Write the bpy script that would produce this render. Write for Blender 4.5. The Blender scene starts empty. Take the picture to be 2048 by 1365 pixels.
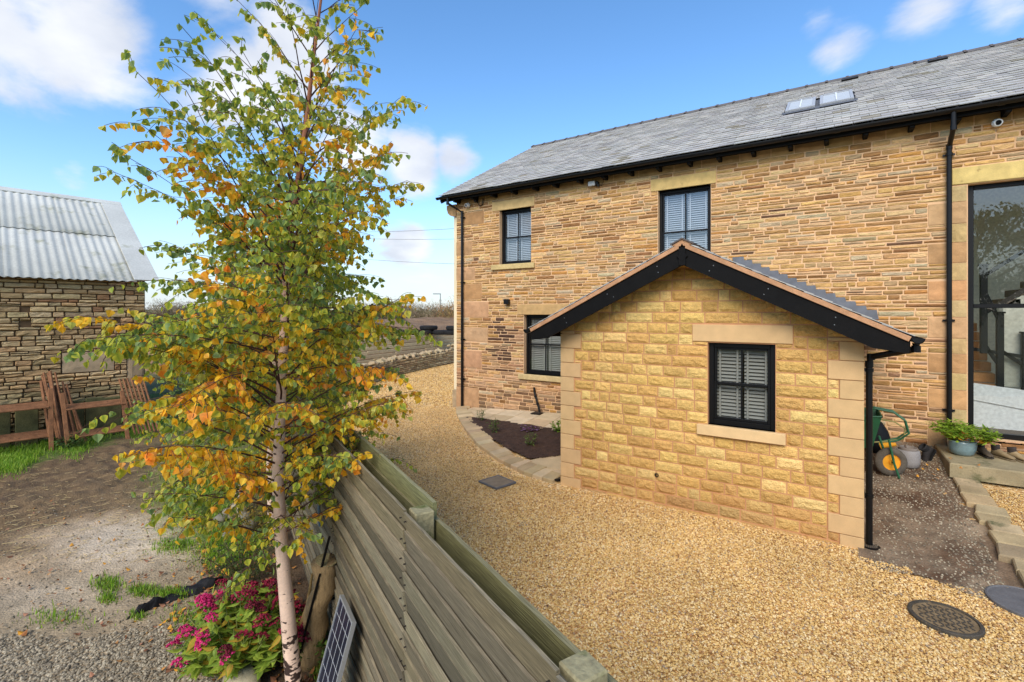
import bpy, math, random
import numpy as np
from mathutils import Vector, Matrix, Euler
R = math.radians
rnd = random.Random(7)
sc = bpy.context.scene
COL = sc.collection

# ---------------------------------------------------------------- camera
cam_data = bpy.data.cameras.new('camera')
cam = bpy.data.objects.new('camera', cam_data); COL.objects.link(cam)
cam.location = (0, 0, 2.75); cam.rotation_euler = (R(90), 0, R(33.15))
cam_data.sensor_width = 36; cam_data.lens = 16.93
cam_data.shift_y = -57.5 / 2048; cam_data.clip_start = 0.05; cam_data.clip_end = 6000
sc.camera = cam

# ---------------------------------------------------------------- world
SUN_EL, SUN_AZ = R(40), R(168)       # direction towards the sun: azimuth measured clockwise from +Y
world = bpy.data.worlds.new('World'); sc.world = world; world.use_nodes = True
wt = world.node_tree; wn = wt.nodes; wl = wt.links; wn.clear()
def wnode(t, **k):
    n = wn.new(t)
    for a, b in k.items(): setattr(n, a, b)
    return n
sky = wnode('ShaderNodeTexSky', sky_type='NISHITA', sun_disc=False)
sky.sun_elevation = SUN_EL; sky.sun_rotation = SUN_AZ
sky.altitude = 50; sky.air_density = 1.0; sky.dust_density = 0.4; sky.ozone_density = 2.0
tc = wnode('ShaderNodeTexCoord')
sepd = wnode('ShaderNodeSeparateXYZ'); wl.new(tc.outputs['Generated'], sepd.inputs[0])
# clouds: fractal noise on a flattened dome plus a few gathered banks
dv = wnode('ShaderNodeMath', operation='ADD'); wl.new(sepd.outputs['Z'], dv.inputs[0]); dv.inputs[1].default_value = 0.28
dvx = wnode('ShaderNodeMath', operation='DIVIDE'); wl.new(sepd.outputs['X'], dvx.inputs[0]); wl.new(dv.outputs[0], dvx.inputs[1])
dvy = wnode('ShaderNodeMath', operation='DIVIDE'); wl.new(sepd.outputs['Y'], dvy.inputs[0]); wl.new(dv.outputs[0], dvy.inputs[1])
cmb = wnode('ShaderNodeCombineXYZ'); wl.new(dvx.outputs[0], cmb.inputs[0]); wl.new(dvy.outputs[0], cmb.inputs[1])
cn = wnode('ShaderNodeTexNoise'); wl.new(cmb.outputs[0], cn.inputs['Vector'])
cn.inputs['Scale'].default_value = 2.2; cn.inputs['Detail'].default_value = 9; cn.inputs['Roughness'].default_value = 0.58; cn.inputs['Distortion'].default_value = 0.25
banks = [((-0.885,0.231,0.404),.13,.55),((-0.905,0.165,0.385),.12,.5),((-0.80,0.38,0.455),.10,.36),((-0.816,0.423,0.395),.12,.52),((-0.771,0.466,0.434),.10,.50),
         ((-0.856,0.365,0.366),.07,.32),((-0.815,0.456,0.357),.10,.34),((-0.671,0.682,0.292),.085,.52),((-0.612,0.732,0.300),.068,.50),((-0.75,0.60,0.300),.10,.45),
         ((-0.702,0.699,0.136),.07,.50),((-0.690,0.715,0.085),.09,.26),((0.018,0.909,0.417),.06,.30),((-0.012,0.893,0.448),.05,.26),((0.117,0.892,0.436),.07,.28),
         ((0.208,0.893,0.398),.06,.34),((-0.945,0.25,0.212),.035,.24),((-0.650,0.738,0.185),.045,.28),
         ((0.6,-0.7,0.38),.22,.4),((-0.5,-0.8,0.33),.25,.4),((0.95,0.1,0.3),.2,.4),((0.3,-0.6,0.74),.2,.3)]
acc = None
for d, rad, w in banks:
    dt = wnode('ShaderNodeVectorMath', operation='DISTANCE'); wl.new(tc.outputs['Generated'], dt.inputs[0]); dt.inputs[1].default_value = d
    mr = wnode('ShaderNodeMapRange', interpolation_type='SMOOTHSTEP'); wl.new(dt.outputs['Value'], mr.inputs[0])
    mr.inputs[1].default_value = 0; mr.inputs[2].default_value = rad * 1.5; mr.inputs[3].default_value = w; mr.inputs[4].default_value = 0
    if acc is None: acc = mr.outputs[0]
    else:
        m = wnode('ShaderNodeMath', operation='MAXIMUM'); wl.new(acc, m.inputs[0]); wl.new(mr.outputs[0], m.inputs[1]); acc = m.outputs[0]
cs = wnode('ShaderNodeMath', operation='ADD'); wl.new(cn.outputs['Fac'], cs.inputs[0]); wl.new(acc, cs.inputs[1])
cr = wnode('ShaderNodeMapRange', interpolation_type='SMOOTHSTEP'); wl.new(cs.outputs[0], cr.inputs[0])
cr.inputs[1].default_value = 0.68; cr.inputs[2].default_value = 0.93; cr.inputs[3].default_value = 0; cr.inputs[4].default_value = 0.93
# grey-white shade inside the clouds
cn2 = wnode('ShaderNodeTexNoise'); wl.new(cmb.outputs[0], cn2.inputs['Vector']); cn2.inputs['Scale'].default_value = 3.3; cn2.inputs['Detail'].default_value = 5
cc = wnode('ShaderNodeValToRGB'); wl.new(cn2.outputs['Fac'], cc.inputs[0])
cc.color_ramp.elements[0].position = .35; cc.color_ramp.elements[0].color = (2.5, 2.65, 3.0, 1)
cc.color_ramp.elements[1].position = .62; cc.color_ramp.elements[1].color = (3.45, 3.5, 3.6, 1)
hs = wnode('ShaderNodeHueSaturation'); wl.new(sky.outputs[0], hs.inputs['Color']); hs.inputs['Saturation'].default_value = 1.2; hs.inputs['Value'].default_value = 0.90
hz = wnode('ShaderNodeMapRange', interpolation_type='SMOOTHSTEP'); wl.new(sepd.outputs['Z'], hz.inputs[0]); hz.inputs[1].default_value = -.02; hz.inputs[2].default_value = .26; hz.inputs[3].default_value = .8; hz.inputs[4].default_value = 0
hm = wnode('ShaderNodeMix', data_type='RGBA'); wl.new(hz.outputs[0], hm.inputs[0]); wl.new(hs.outputs[0], hm.inputs[6]); hm.inputs[7].default_value = (1.95, 2.3, 2.85, 1)
mx = wnode('ShaderNodeMix', data_type='RGBA'); wl.new(cr.outputs[0], mx.inputs[0]); wl.new(hm.outputs[2], mx.inputs[6]); wl.new(cc.outputs[0], mx.inputs[7])
bg = wnode('ShaderNodeBackground'); wl.new(mx.outputs[2], bg.inputs[0]); bg.inputs[1].default_value = 0.145
wo = wnode('ShaderNodeOutputWorld'); wl.new(bg.outputs[0], wo.inputs[0])

# ---------------------------------------------------------------- sun
sd = bpy.data.lights.new('sun', 'SUN'); sun = bpy.data.objects.new('sun', sd); COL.objects.link(sun)
sd.energy = 1.7; sd.angle = R(38); sd.color = (1, .91, .79)
sdir = Vector((math.sin(SUN_AZ) * math.cos(SUN_EL), math.cos(SUN_AZ) * math.cos(SUN_EL), math.sin(SUN_EL)))
sun.rotation_euler = sdir.to_track_quat('Z', 'Y').to_euler(); sun.location = (0, -5, 20)

sc.view_settings.view_transform = 'Standard'; sc.view_settings.look = 'None'
sc.view_settings.gamma = 1; sc.view_settings.use_curve_mapping = False
sc.view_settings.exposure = 1.04
sc.cycles.max_bounces = 6; sc.cycles.transparent_max_bounces = 12; sc.cycles.transmission_bounces = 6

# ---------------------------------------------------------------- helpers
def C(r, g, b):
    f = lambda v: (v / 255 / 12.92) if v / 255 <= .04045 else ((v / 255 + .055) / 1.055) ** 2.4
    return (f(r), f(g), f(b))
def mixc(a, b, t): return tuple(a[i] * (1 - t) + b[i] * t for i in range(3))
def jit(c, v=.1, h=.03):
    k = 1 + rnd.uniform(-v, v)
    return tuple(max(0, x * k * (1 + rnd.uniform(-h, h))) for x in c)
def hash2(ix, iy, seed=0):
    n = (ix.astype(np.int64) * 374761393 + iy.astype(np.int64) * 668265263 + seed * 1274126177) & 0x7fffffff
    n = ((n ^ (n >> 13)) * 1274126177) & 0x7fffffff
    return ((n ^ (n >> 16)) & 0xffff) / 65535.0
def vnoise(x, y, seed=0):
    x = np.asarray(x, float); y = np.asarray(y, float)
    ix = np.floor(x); iy = np.floor(y); fx = x - ix; fy = y - iy
    fx = fx * fx * (3 - 2 * fx); fy = fy * fy * (3 - 2 * fy)
    a = hash2(ix, iy, seed); b = hash2(ix + 1, iy, seed); c = hash2(ix, iy + 1, seed); d = hash2(ix + 1, iy + 1, seed)
    return (a * (1 - fx) + b * fx) * (1 - fy) + (c * (1 - fx) + d * fx) * fy
def fbm(x, y, seed=0, o=4):
    s = 0; a = .5; t = 0
    for i in range(o):
        s = s + a * vnoise(np.asarray(x) * 2 ** i + 17.3 * i, np.asarray(y) * 2 ** i - 9.1 * i, seed + i); t += a; a *= .55
    return s / t
def gz(x, y):            # height of the gravel ground, rising towards the house
    x = np.asarray(x, float); y = np.asarray(y, float)
    return np.clip((y - 6.6) / 3.6, 0, 1) * np.clip(.17 + .053 * (x + 8.3), 0, .60)
def gh(x, y): return float(gz(x, y))

def mat(name, base=None, rough=.85, nscale=4., namt=.25, fine=0., fscale=60., bump=.0, bscale=60., bdist=.01, metal=0., spec=.3,
        stretch=None, rndamt=0., dark=None, coat=0., detail=6):
    """procedural material: base colour (or the per-vertex 'tint') varied by two noises, optional stain colour, noise bump"""
    m = bpy.data.materials.new(name); m.use_nodes = True; t = m.node_tree; n = t.nodes; l = t.links
    p = n['Principled BSDF']; p.inputs['Roughness'].default_value = rough; p.inputs['Metallic'].default_value = metal
    p.inputs['Specular IOR Level'].default_value = spec; p.inputs['Coat Weight'].default_value = coat
    geo = n.new('ShaderNodeNewGeometry'); vec = geo.outputs['Position']
    if stretch:
        rotz, scl = stretch
        a = n.new('ShaderNodeMapping'); a.inputs['Rotation'].default_value = (0, 0, rotz); l.new(vec, a.inputs[0])
        b = n.new('ShaderNodeMapping'); b.inputs['Scale'].default_value = scl; l.new(a.outputs[0], b.inputs[0]); vec = b.outputs[0]
    if base is None:
        at = n.new('ShaderNodeAttribute'); at.attribute_name = 'tint'; col = at.outputs['Color']
    else:
        rg = n.new('ShaderNodeRGB'); rg.outputs[0].default_value = (*base, 1); col = rg.outputs[0]
    def mul(col, src, lo, hi):
        mr = n.new('ShaderNodeMapRange'); l.new(src, mr.inputs[0]); mr.inputs[1].default_value = .25; mr.inputs[2].default_value = .75
        mr.inputs[3].default_value = lo; mr.inputs[4].default_value = hi
        x = n.new('ShaderNodeVectorMath'); x.operation = 'SCALE'; l.new(col, x.inputs[0]); l.new(mr.outputs[0], x.inputs['Scale'])
        return x.outputs[0]
    if namt:
        a = n.new('ShaderNodeTexNoise'); l.new(vec, a.inputs['Vector']); a.inputs['Scale'].default_value = nscale; a.inputs['Detail'].default_value = detail
        col = mul(col, a.outputs['Fac'], 1 - namt, 1 + namt)
    if fine:
        a = n.new('ShaderNodeTexNoise'); l.new(vec, a.inputs['Vector']); a.inputs['Scale'].default_value = fscale; a.inputs['Detail'].default_value = 4
        col = mul(col, a.outputs['Fac'], 1 - fine, 1 + fine)
    if rndamt:
        oi = n.new('ShaderNodeObjectInfo'); mr = n.new('ShaderNodeMapRange'); l.new(oi.outputs['Random'], mr.inputs[0])
        mr.inputs[3].default_value = 1 - rndamt; mr.inputs[4].default_value = 1 + rndamt
        x = n.new('ShaderNodeVectorMath'); x.operation = 'SCALE'; l.new(col, x.inputs[0]); l.new(mr.outputs[0], x.inputs['Scale']); col = x.outputs[0]
    if dark:
        dc, thr, sca = dark[:3]
        a = n.new('ShaderNodeTexNoise'); l.new(vec, a.inputs['Vector']); a.inputs['Scale'].default_value = sca; a.inputs['Detail'].default_value = 8; a.inputs['Roughness'].default_value = .65
        mr = n.new('ShaderNodeMapRange'); l.new(a.outputs['Fac'], mr.inputs[0]); mr.inputs[1].default_value = thr; mr.inputs[2].default_value = thr + .12
        mm = n.new('ShaderNodeMix'); mm.data_type = 'RGBA'; l.new(mr.outputs[0], mm.inputs[0]); l.new(col, mm.inputs[6]); mm.inputs[7].default_value = (*dc, 1); col = mm.outputs[2]
    l.new(col, p.inputs['Base Color'])
    if bump:
        a = n.new('ShaderNodeTexNoise'); l.new(vec, a.inputs['Vector']); a.inputs['Scale'].default_value = bscale; a.inputs['Detail'].default_value = 5
        b = n.new('ShaderNodeBump'); b.inputs['Strength'].default_value = bump; b.inputs['Distance'].default_value = bdist
        l.new(a.outputs['Fac'], b.inputs['Height']); l.new(b.outputs[0], p.inputs['Normal'])
    return m

WL = {}
class MB:
    def __init__(s): s.v = []; s.f = []; s.c = []
    def add(s, vs, fs, col=(1, 1, 1)):
        b = len(s.v); s.v += [tuple(v) for v in vs]; s.f += [tuple(i + b for i in f) for f in fs]
        s.c += (list(col) if isinstance(col, list) else [col] * len(vs))
    def box(s, x0, x1, y0, y1, z0, z1, col=(1, 1, 1)):
        s.add([(x0,y0,z0),(x1,y0,z0),(x1,y1,z0),(x0,y1,z0),(x0,y0,z1),(x1,y0,z1),(x1,y1,z1),(x0,y1,z1)],
              [(0,3,2,1),(4,5,6,7),(0,1,5,4),(1,2,6,5),(2,3,7,6),(3,0,4,7)], col)
    def bbox(s, x0, x1, y0, y1, z0, z1, b=.006, col=(1, 1, 1)):      # box with chamfered edges
        cx, cy, cz = (x0+x1)/2, (y0+y1)/2, (z0+z1)/2
        s.obox((cx, cy, cz), Vector((1,0,0)), Vector((0,1,0)), Vector((0,0,1)), (x1-x0)/2, (y1-y0)/2, (z1-z0)/2, b, col)
    def obox(s, c, U, V, W, a, b, h, ch=.0, col=(1, 1, 1)):
        c = Vector(c); vs = []; 
        if ch <= 0:
            for sz in (-1, 1):
                for sx, sy in ((-1,-1),(1,-1),(1,1),(-1,1)): vs.append(c + U*a*sx + V*b*sy + W*h*sz)
            s.add(vs, [(0,3,2,1),(4,5,6,7),(0,1,5,4),(1,2,6,5),(2,3,7,6),(3,0,4,7)], col); return
        ch = min(ch, a*.45, b*.45, h*.45); ix = {}
        for sx in (-1,1):
            for sy in (-1,1):
                for sz in (-1,1):
                    for ax in range(3):
                        k = [a-ch, b-ch, h-ch]; k[ax] += ch
                        ix[(sx,sy,sz,ax)] = len(vs); vs.append(c + U*k[0]*sx + V*k[1]*sy + W*k[2]*sz)
        fs = []; q = ((-1,-1),(1,-1),(1,1),(-1,1))
        for e in (-1, 1):
            fs.append([ix[(e,p,r,0)] for p, r in q]); fs.append([ix[(p,e,r,1)] for p, r in q]); fs.append([ix[(p,r,e,2)] for p, r in q])
        for p in (-1,1):
            for r in (-1,1):
                fs.append([ix[(-1,p,r,1)],ix[(1,p,r,1)],ix[(1,p,r,2)],ix[(-1,p,r,2)]])
                fs.append([ix[(p,-1,r,0)],ix[(p,1,r,0)],ix[(p,1,r,2)],ix[(p,-1,r,2)]])
                fs.append([ix[(p,r,-1,0)],ix[(p,r,1,0)],ix[(p,r,1,1)],ix[(p,r,-1,1)]])
        for k in [(x,y,z) for x in (-1,1) for y in (-1,1) for z in (-1,1)]: fs.append([ix[(*k,0)],ix[(*k,1)],ix[(*k,2)]])
        # make every face point outwards
        out = []
        for f in fs:
            P = [vs[i] for i in f]; nn = (P[1]-P[0]).cross(P[2]-P[0]); m = sum(P, Vector())/len(P)-c
            out.append(tuple(f) if nn.dot(m) > 0 else tuple(reversed(f)))
        s.add(vs, out, col)
    def quad(s, a, b, c, d, col=(1, 1, 1)): s.add([a, b, c, d], [(0,1,2,3)], col)
    def tube(s, pts, rad, n=8, col=(1, 1, 1), cap=True):
        pts = [Vector(p) for p in pts]; m = len(pts)
        if not hasattr(rad, '__len__'): rad = [rad]*m
        vs = []; fs = []; up = None
        for i, p in enumerate(pts):
            d = (pts[min(i+1, m-1)] - pts[max(i-1, 0)]).normalized()
            if up is None: up = Vector((0,0,1)) if abs(d.z) < .9 else Vector((1,0,0))
            u = (up - d*up.dot(d))
            u = u.normalized() if u.length > 1e-5 else d.orthogonal().normalized()
            up = u; w = d.cross(u)
            for k in range(n):
                a = 2*math.pi*k/n; vs.append(p + (u*math.cos(a) + w*math.sin(a))*rad[i])
        for i in range(m-1):
            for k in range(n):
                k2 = (k+1) % n; fs.append((i*n+k, i*n+k2, (i+1)*n+k2, (i+1)*n+k))
        if cap: fs.append(tuple(reversed(range(n)))); fs.append(tuple((m-1)*n+k for k in range(n)))
        s.add(vs, fs, col)
    def lathe(s, c, prof, n=24, col=(1,1,1), axis='Z', sx=1., sy=1.):
        vs = []; fs = []; m = len(prof)
        for r, h in prof:
            for k in range(n):
                a = 2*math.pi*k/n; x, y = r*math.cos(a)*sx, r*math.sin(a)*sy
                vs.append((c[0]+x, c[1]+y, c[2]+h) if axis == 'Z' else ((c[0]+h, c[1]+x, c[2]+y) if axis == 'X' else (c[0]+x, c[1]+h, c[2]+y)))
        for i in range(m-1):
            for k in range(n):
                k2 = (k+1) % n; fs.append((i*n+k, i*n+k2, (i+1)*n+k2, (i+1)*n+k))
        s.add(vs, fs, col)
    def build(s, name, m, parent=None, smooth=False, origin=None, label=None):
        if not s.v: return None
        A = np.array(s.v, dtype=np.float64)
        if origin is None:
            lo, hi = A.min(0), A.max(0); origin = ((lo[0]+hi[0])/2, (lo[1]+hi[1])/2, lo[2])
        me = bpy.data.meshes.new(name); me.from_pydata([tuple(r) for r in (A-np.array(origin))], [], s.f)
        ca = me.color_attributes.new('tint', 'FLOAT_COLOR', 'POINT')
        cc = np.ones((len(s.v), 4), dtype=np.float32); cc[:, :3] = np.array(s.c, dtype=np.float32); ca.data.foreach_set('color', cc.ravel())
        for x in (m if isinstance(m, (list, tuple)) else [m]): me.materials.append(x)
        if smooth: me.polygons.foreach_set('use_smooth', [True]*len(me.polygons))
        me.update(); return link(name, me, origin, parent, label)
def link(name, me, origin, parent=None, label=None):
    o = bpy.data.objects.new(name, me); COL.objects.link(o)
    p = WL.get(parent.name, (0,0,0)) if parent else (0,0,0)
    o.location = tuple(origin[i]-p[i] for i in range(3)); WL[o.name] = tuple(origin)
    if parent: o.parent = parent
    if label: o['label'] = label
    return o
def thing(name, label, cat, loc, group=None):
    o = bpy.data.objects.new(name, None); COL.objects.link(o); o.location = loc; o.empty_display_size = .1
    WL[o.name] = tuple(loc); return tag(o, label, cat, group)
def tag(o, label=None, cat=None, group=None, kind=None):
    if label: o['label'] = label
    if cat: o['category'] = cat
    if group: o['group'] = group
    if kind: o['kind'] = kind
    return o
V = Vector

# ---------------------------------------------------------------- materials
M = {}
M['rubble'] = mat('rubble_stone', None, .92, 14, .26, .24, 70, 1., 34, .014, stretch=(0, (.55, .55, 2.0)))
M['mortar'] = mat('lime_mortar', C(218,178,134), .95, 2.5, .14, .12, 120, .6, 90, .006)
M['darkjoint'] = mat('open_joint', C(92,72,50), 1, 3, .3)
M['split'] = mat('split_face_block', None, .95, 25, .16, .22, 110, 1., 55, .022)
M['sawn'] = mat('sawn_sandstone', None, .9, 6, .10, .06, 150, .25, 120, .003)
M['dressed'] = mat('dressed_sandstone', None, .9, 7, .22, .12, 90, .5, 60, .006, dark=(C(92,62,40), .66, 4))
M['render'] = mat('cream_render', C(226,208,170), .9, 2, .06)
M['slate'] = mat('roof_slate', None, .72, 3, .16, .12, 60, .35, 45, .004, spec=.3)
M['black'] = mat('black_plastic', C(14,13,13), .4, 4, .2, spec=.3, bump=.05, bscale=30)
M['frame'] = mat('black_window_frame', C(11,11,11), .45, 6, .15, spec=.25)
M['bargeblack'] = mat('black_painted_board', C(15,14,13), .7, 9, .3, .3, 70, .35, 40, .004, spec=.15, dark=(C(60,50,44), .73, 9))
M['tan'] = mat('tan_verge_mortar', C(186,140,102), .9, 12, .2, .2, 80, .4, 60, .006)
M['lead'] = mat('lead_sheet', C(104,106,110), .65, 8, .2, metal=.3, spec=.5)
M['white'] = mat('white_paint', C(226,228,226), .5, 4, .04)
M['slat'] = mat('white_blind_slat', C(222,226,224), .55, 5, .03)
M['greyslat'] = mat('grey_blind_slat', C(178,182,178), .55, 5, .05)
M['wood_old'] = mat('weathered_fence_wood', None, .92, 3.0, .28, .3, 22, .8, 24, .012, stretch=(R(25.4), (.55, 5, 7)), dark=(C(62,60,44), .66, 1.3))
M['wood_end'] = mat('weathered_post_wood', None, .95, 10, .3, .3, 60, .6, 50, .008, dark=(C(78,88,34), .56, 5))
M['pebble'] = None
M['soil'] = mat('dark_soil', C(74,54,42), 1, 10, .35, .4, 70, 1., 40, .03)
M['paving'] = mat('sandstone_paving', None, .92, 3.5, .16, .1, 80, .35, 70, .005)
M['flag'] = mat('old_stone_flag', None, .92, 4, .25, .15, 70, .5, 45, .008, dark=(C(92,92,60), .57, 3))
M['rust'] = mat('rusty_steel', C(140,96,64), .85, 9, .35, .3, 70, .4, 60, .004, dark=(C(84,52,38), .60, 14))
M['iron'] = mat('dark_cast_iron', C(52,52,52), .6, 10, .3, .2, 80, .3, 60, .003, metal=.4, spec=.5)
M['bark'] = None
M['grass'] = mat('grass_blade', None, .8, 3, .2)
M['plain'] = mat('tinted_matte', None, .8, 20, .18)
M['gloss'] = mat('tinted_glossy', None, .4, 10, .12, spec=.5)
M['rubber'] = mat('worn_black_rubber', C(34,33,32), .85, 12, .3, bump=.3)
M['fabric'] = mat('black_sheet_fabric', C(24,24,26), .7, 10, .3, bump=.5, bscale=18, bdist=.02)
M['glazed'] = mat('glazed_pot', C(116,138,140), .3, 10, .15, .15, 60, spec=.5, coat=.4)
M['galv'] = mat('galvanised_steel', C(150,152,152), .5, 10, .2, metal=.7)

def glass_mat(name, tint=(1,1,1), boost=1.6):
    m = bpy.data.materials.new(name); m.use_nodes = True; t = m.node_tree; n = t.nodes; l = t.links; n.clear()
    tr = n.new('ShaderNodeBsdfTransparent'); tr.inputs[0].default_value = (*tint, 1)
    gl = n.new('ShaderNodeBsdfGlossy'); gl.inputs['Roughness'].default_value = .01
    nz = n.new('ShaderNodeTexNoise'); nz.inputs['Scale'].default_value = 1.3; geo = n.new('ShaderNodeNewGeometry'); l.new(geo.outputs['Position'], nz.inputs['Vector'])
    bp = n.new('ShaderNodeBump'); bp.inputs['Strength'].default_value = .05; bp.inputs['Distance'].default_value = .05; l.new(nz.outputs['Fac'], bp.inputs['Height']); l.new(bp.outputs[0], gl.inputs['Normal'])
    dt = n.new('ShaderNodeVectorMath'); dt.operation = 'DOT_PRODUCT'; l.new(geo.outputs['Incoming'], dt.inputs[0]); l.new(geo.outputs['Normal'], dt.inputs[1])
    ab = n.new('ShaderNodeMath'); ab.operation = 'ABSOLUTE'; l.new(dt.outputs['Value'], ab.inputs[0])
    om = n.new('ShaderNodeMath'); om.operation = 'SUBTRACT'; om.inputs[0].default_value = 1; l.new(ab.outputs[0], om.inputs[1])
    pw = n.new('ShaderNodeMath'); pw.operation = 'POWER'; l.new(om.outputs[0], pw.inputs[0]); pw.inputs[1].default_value = 5
    ml = n.new('ShaderNodeMath'); ml.operation = 'MULTIPLY_ADD'; l.new(pw.outputs[0], ml.inputs[0]); ml.inputs[1].default_value = 1-.04*boost; ml.inputs[2].default_value = .04*boost; ml.use_clamp = True
    mx = n.new('ShaderNodeMixShader'); l.new(ml.outputs[0], mx.inputs[0]); l.new(tr.outputs[0], mx.inputs[1]); l.new(gl.outputs[0], mx.inputs[2])
    o = n.new('ShaderNodeOutputMaterial'); l.new(mx.outputs[0], o.inputs[0]); return m
M['glass'] = glass_mat('window_glass', (.94,.95,.94), 3.2)
M['bigglass'] = glass_mat('large_pane_glass', (.90,.91,.88), 2.8)

def leaf_mat(name, trans=.35, rough=.5):
    m = bpy.data.materials.new(name); m.use_nodes = True; t = m.node_tree; n = t.nodes; l = t.links
    p = n['Principled BSDF']; p.inputs['Roughness'].default_value = rough; p.inputs['Specular IOR Level'].default_value = .35
    at = n.new('ShaderNodeAttribute'); at.attribute_name = 'tint'
    oi = n.new('ShaderNodeTexNoise'); oi.inputs['Scale'].default_value = 40; geo = n.new('ShaderNodeNewGeometry'); l.new(geo.outputs['Position'], oi.inputs['Vector'])
    mr = n.new('ShaderNodeMapRange'); l.new(oi.outputs['Fac'], mr.inputs[0]); mr.inputs[1].default_value = .3; mr.inputs[2].default_value = .7; mr.inputs[3].default_value = .8; mr.inputs[4].default_value = 1.18
    x = n.new('ShaderNodeVectorMath'); x.operation = 'SCALE'; l.new(at.outputs['Color'], x.inputs[0]); l.new(mr.outputs[0], x.inputs['Scale'])
    l.new(x.outputs[0], p.inputs['Base Color'])
    tl = n.new('ShaderNodeBsdfTranslucent'); l.new(x.outputs[0], tl.inputs[0])
    mx = n.new('ShaderNodeMixShader'); mx.inputs[0].default_value = trans
    l.new(p.outputs[0], mx.inputs[1]); l.new(tl.outputs[0], mx.inputs[2]); l.new(mx.outputs[0], n['Material Output'].inputs[0]); return m
M['leaf'] = leaf_mat('leaf', .45)

def bark_mat():
    m = mat('birch_bark', C(222,190,164), .8, 5, .14, .12, 60, .3, 40, .004)
    t = m.node_tree; n = t.nodes; l = t.links; p = n['Principled BSDF']
    src = p.inputs['Base Color'].links[0].from_socket
    geo = n.new('ShaderNodeNewGeometry'); mp = n.new('ShaderNodeMapping'); mp.inputs['Scale'].default_value = (13, 13, 30); l.new(geo.outputs['Position'], mp.inputs[0])
    a = n.new('ShaderNodeTexNoise'); l.new(mp.outputs[0], a.inputs['Vector']); a.inputs['Scale'].default_value = 1; a.inputs['Detail'].default_value = 4
    sp = n.new('ShaderNodeSeparateXYZ'); l.new(geo.outputs['Position'], sp.inputs[0])
    # rougher dark bark at the foot of the stem: threshold falls towards the ground
    th = n.new('ShaderNodeMapRange'); l.new(sp.outputs['Z'], th.inputs[0]); th.inputs[1].default_value = .1; th.inputs[2].default_value = .75; th.inputs[3].default_value = -.20; th.inputs[4].default_value = 0
    sb = n.new('ShaderNodeMath'); sb.operation = 'SUBTRACT'; l.new(a.outputs['Fac'], sb.inputs[0]); l.new(th.outputs[0], sb.inputs[1])
    mr = n.new('ShaderNodeMapRange'); l.new(sb.outputs[0], mr.inputs[0]); mr.inputs[1].default_value = .655; mr.inputs[2].default_value = .69
    mm = n.new('ShaderNodeMix'); mm.data_type = 'RGBA'; l.new(mr.outputs[0], mm.inputs[0]); l.new(src, mm.inputs[6]); mm.inputs[7].default_value = (*C(62,46,38), 1)
    # upper stems turn reddish brown
    up = n.new('ShaderNodeMapRange'); l.new(sp.outputs['Z'], up.inputs[0]); up.inputs[1].default_value = 2.2; up.inputs[2].default_value = 3.4
    m2 = n.new('ShaderNodeMix'); m2.data_type = 'RGBA'; l.new(up.outputs[0], m2.inputs[0]); l.new(mm.outputs[2], m2.inputs[6]); m2.inputs[7].default_value = (*C(150,98,72), 1)
    l.new(m2.outputs[2], p.inputs['Base Color']); return m
M['bark'] = bark_mat()
M['twig'] = mat('dark_twig', C(78,52,44), .8, 20, .2)
def pebble_mat(name, stops):
    m = bpy.data.materials.new(name); m.use_nodes = True; t = m.node_tree; n = t.nodes; l = t.links; p = n['Principled BSDF']
    p.inputs['Roughness'].default_value = .85; p.inputs['Specular IOR Level'].default_value = .3
    oi = n.new('ShaderNodeObjectInfo'); cr = n.new('ShaderNodeValToRGB'); l.new(oi.outputs['Random'], cr.inputs[0])
    cr.color_ramp.interpolation = 'LINEAR'; e = cr.color_ramp.elements
    while len(e) < len(stops): e.new(.5)
    for i, (pos, c) in enumerate(stops): e[i].position = pos; e[i].color = (*c, 1)
    geo = n.new('ShaderNodeNewGeometry'); nz = n.new('ShaderNodeTexNoise'); nz.inputs['Scale'].default_value = 130; l.new(geo.outputs['Position'], nz.inputs['Vector'])
    mr = n.new('ShaderNodeMapRange'); l.new(nz.outputs['Fac'], mr.inputs[0]); mr.inputs[3].default_value = .75; mr.inputs[4].default_value = 1.25
    n2 = n.new('ShaderNodeTexNoise'); n2.inputs['Scale'].default_value = .9; n2.inputs['Detail'].default_value = 4; l.new(geo.outputs['Position'], n2.inputs['Vector'])
    m2 = n.new('ShaderNodeMapRange'); l.new(n2.outputs['Fac'], m2.inputs[0]); m2.inputs[1].default_value = .3; m2.inputs[2].default_value = .7; m2.inputs[3].default_value = .84; m2.inputs[4].default_value = 1.08
    mu = n.new('ShaderNodeMath'); mu.operation = 'MULTIPLY'; l.new(mr.outputs[0], mu.inputs[0]); l.new(m2.outputs[0], mu.inputs[1])
    x = n.new('ShaderNodeVectorMath'); x.operation = 'SCALE'; l.new(cr.outputs[0], x.inputs[0]); l.new(mu.outputs[0], x.inputs['Scale']); l.new(x.outputs[0], p.inputs['Base Color'])
    return m
M['goldpebble'] = pebble_mat('golden_pebble', [(0,C(132,94,54)),(.1,C(190,148,84)),(.4,C(220,180,108)),(.65,C(232,196,128)),(.82,C(240,216,164)),(.92,C(184,132,78)),(1,C(164,148,124))])
M['greypebble'] = pebble_mat('grey_chipping', [(0,C(88,80,66)),(.2,C(128,116,96)),(.5,C(148,134,110)),(.75,C(166,152,126)),(1,C(188,174,146))])
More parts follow.
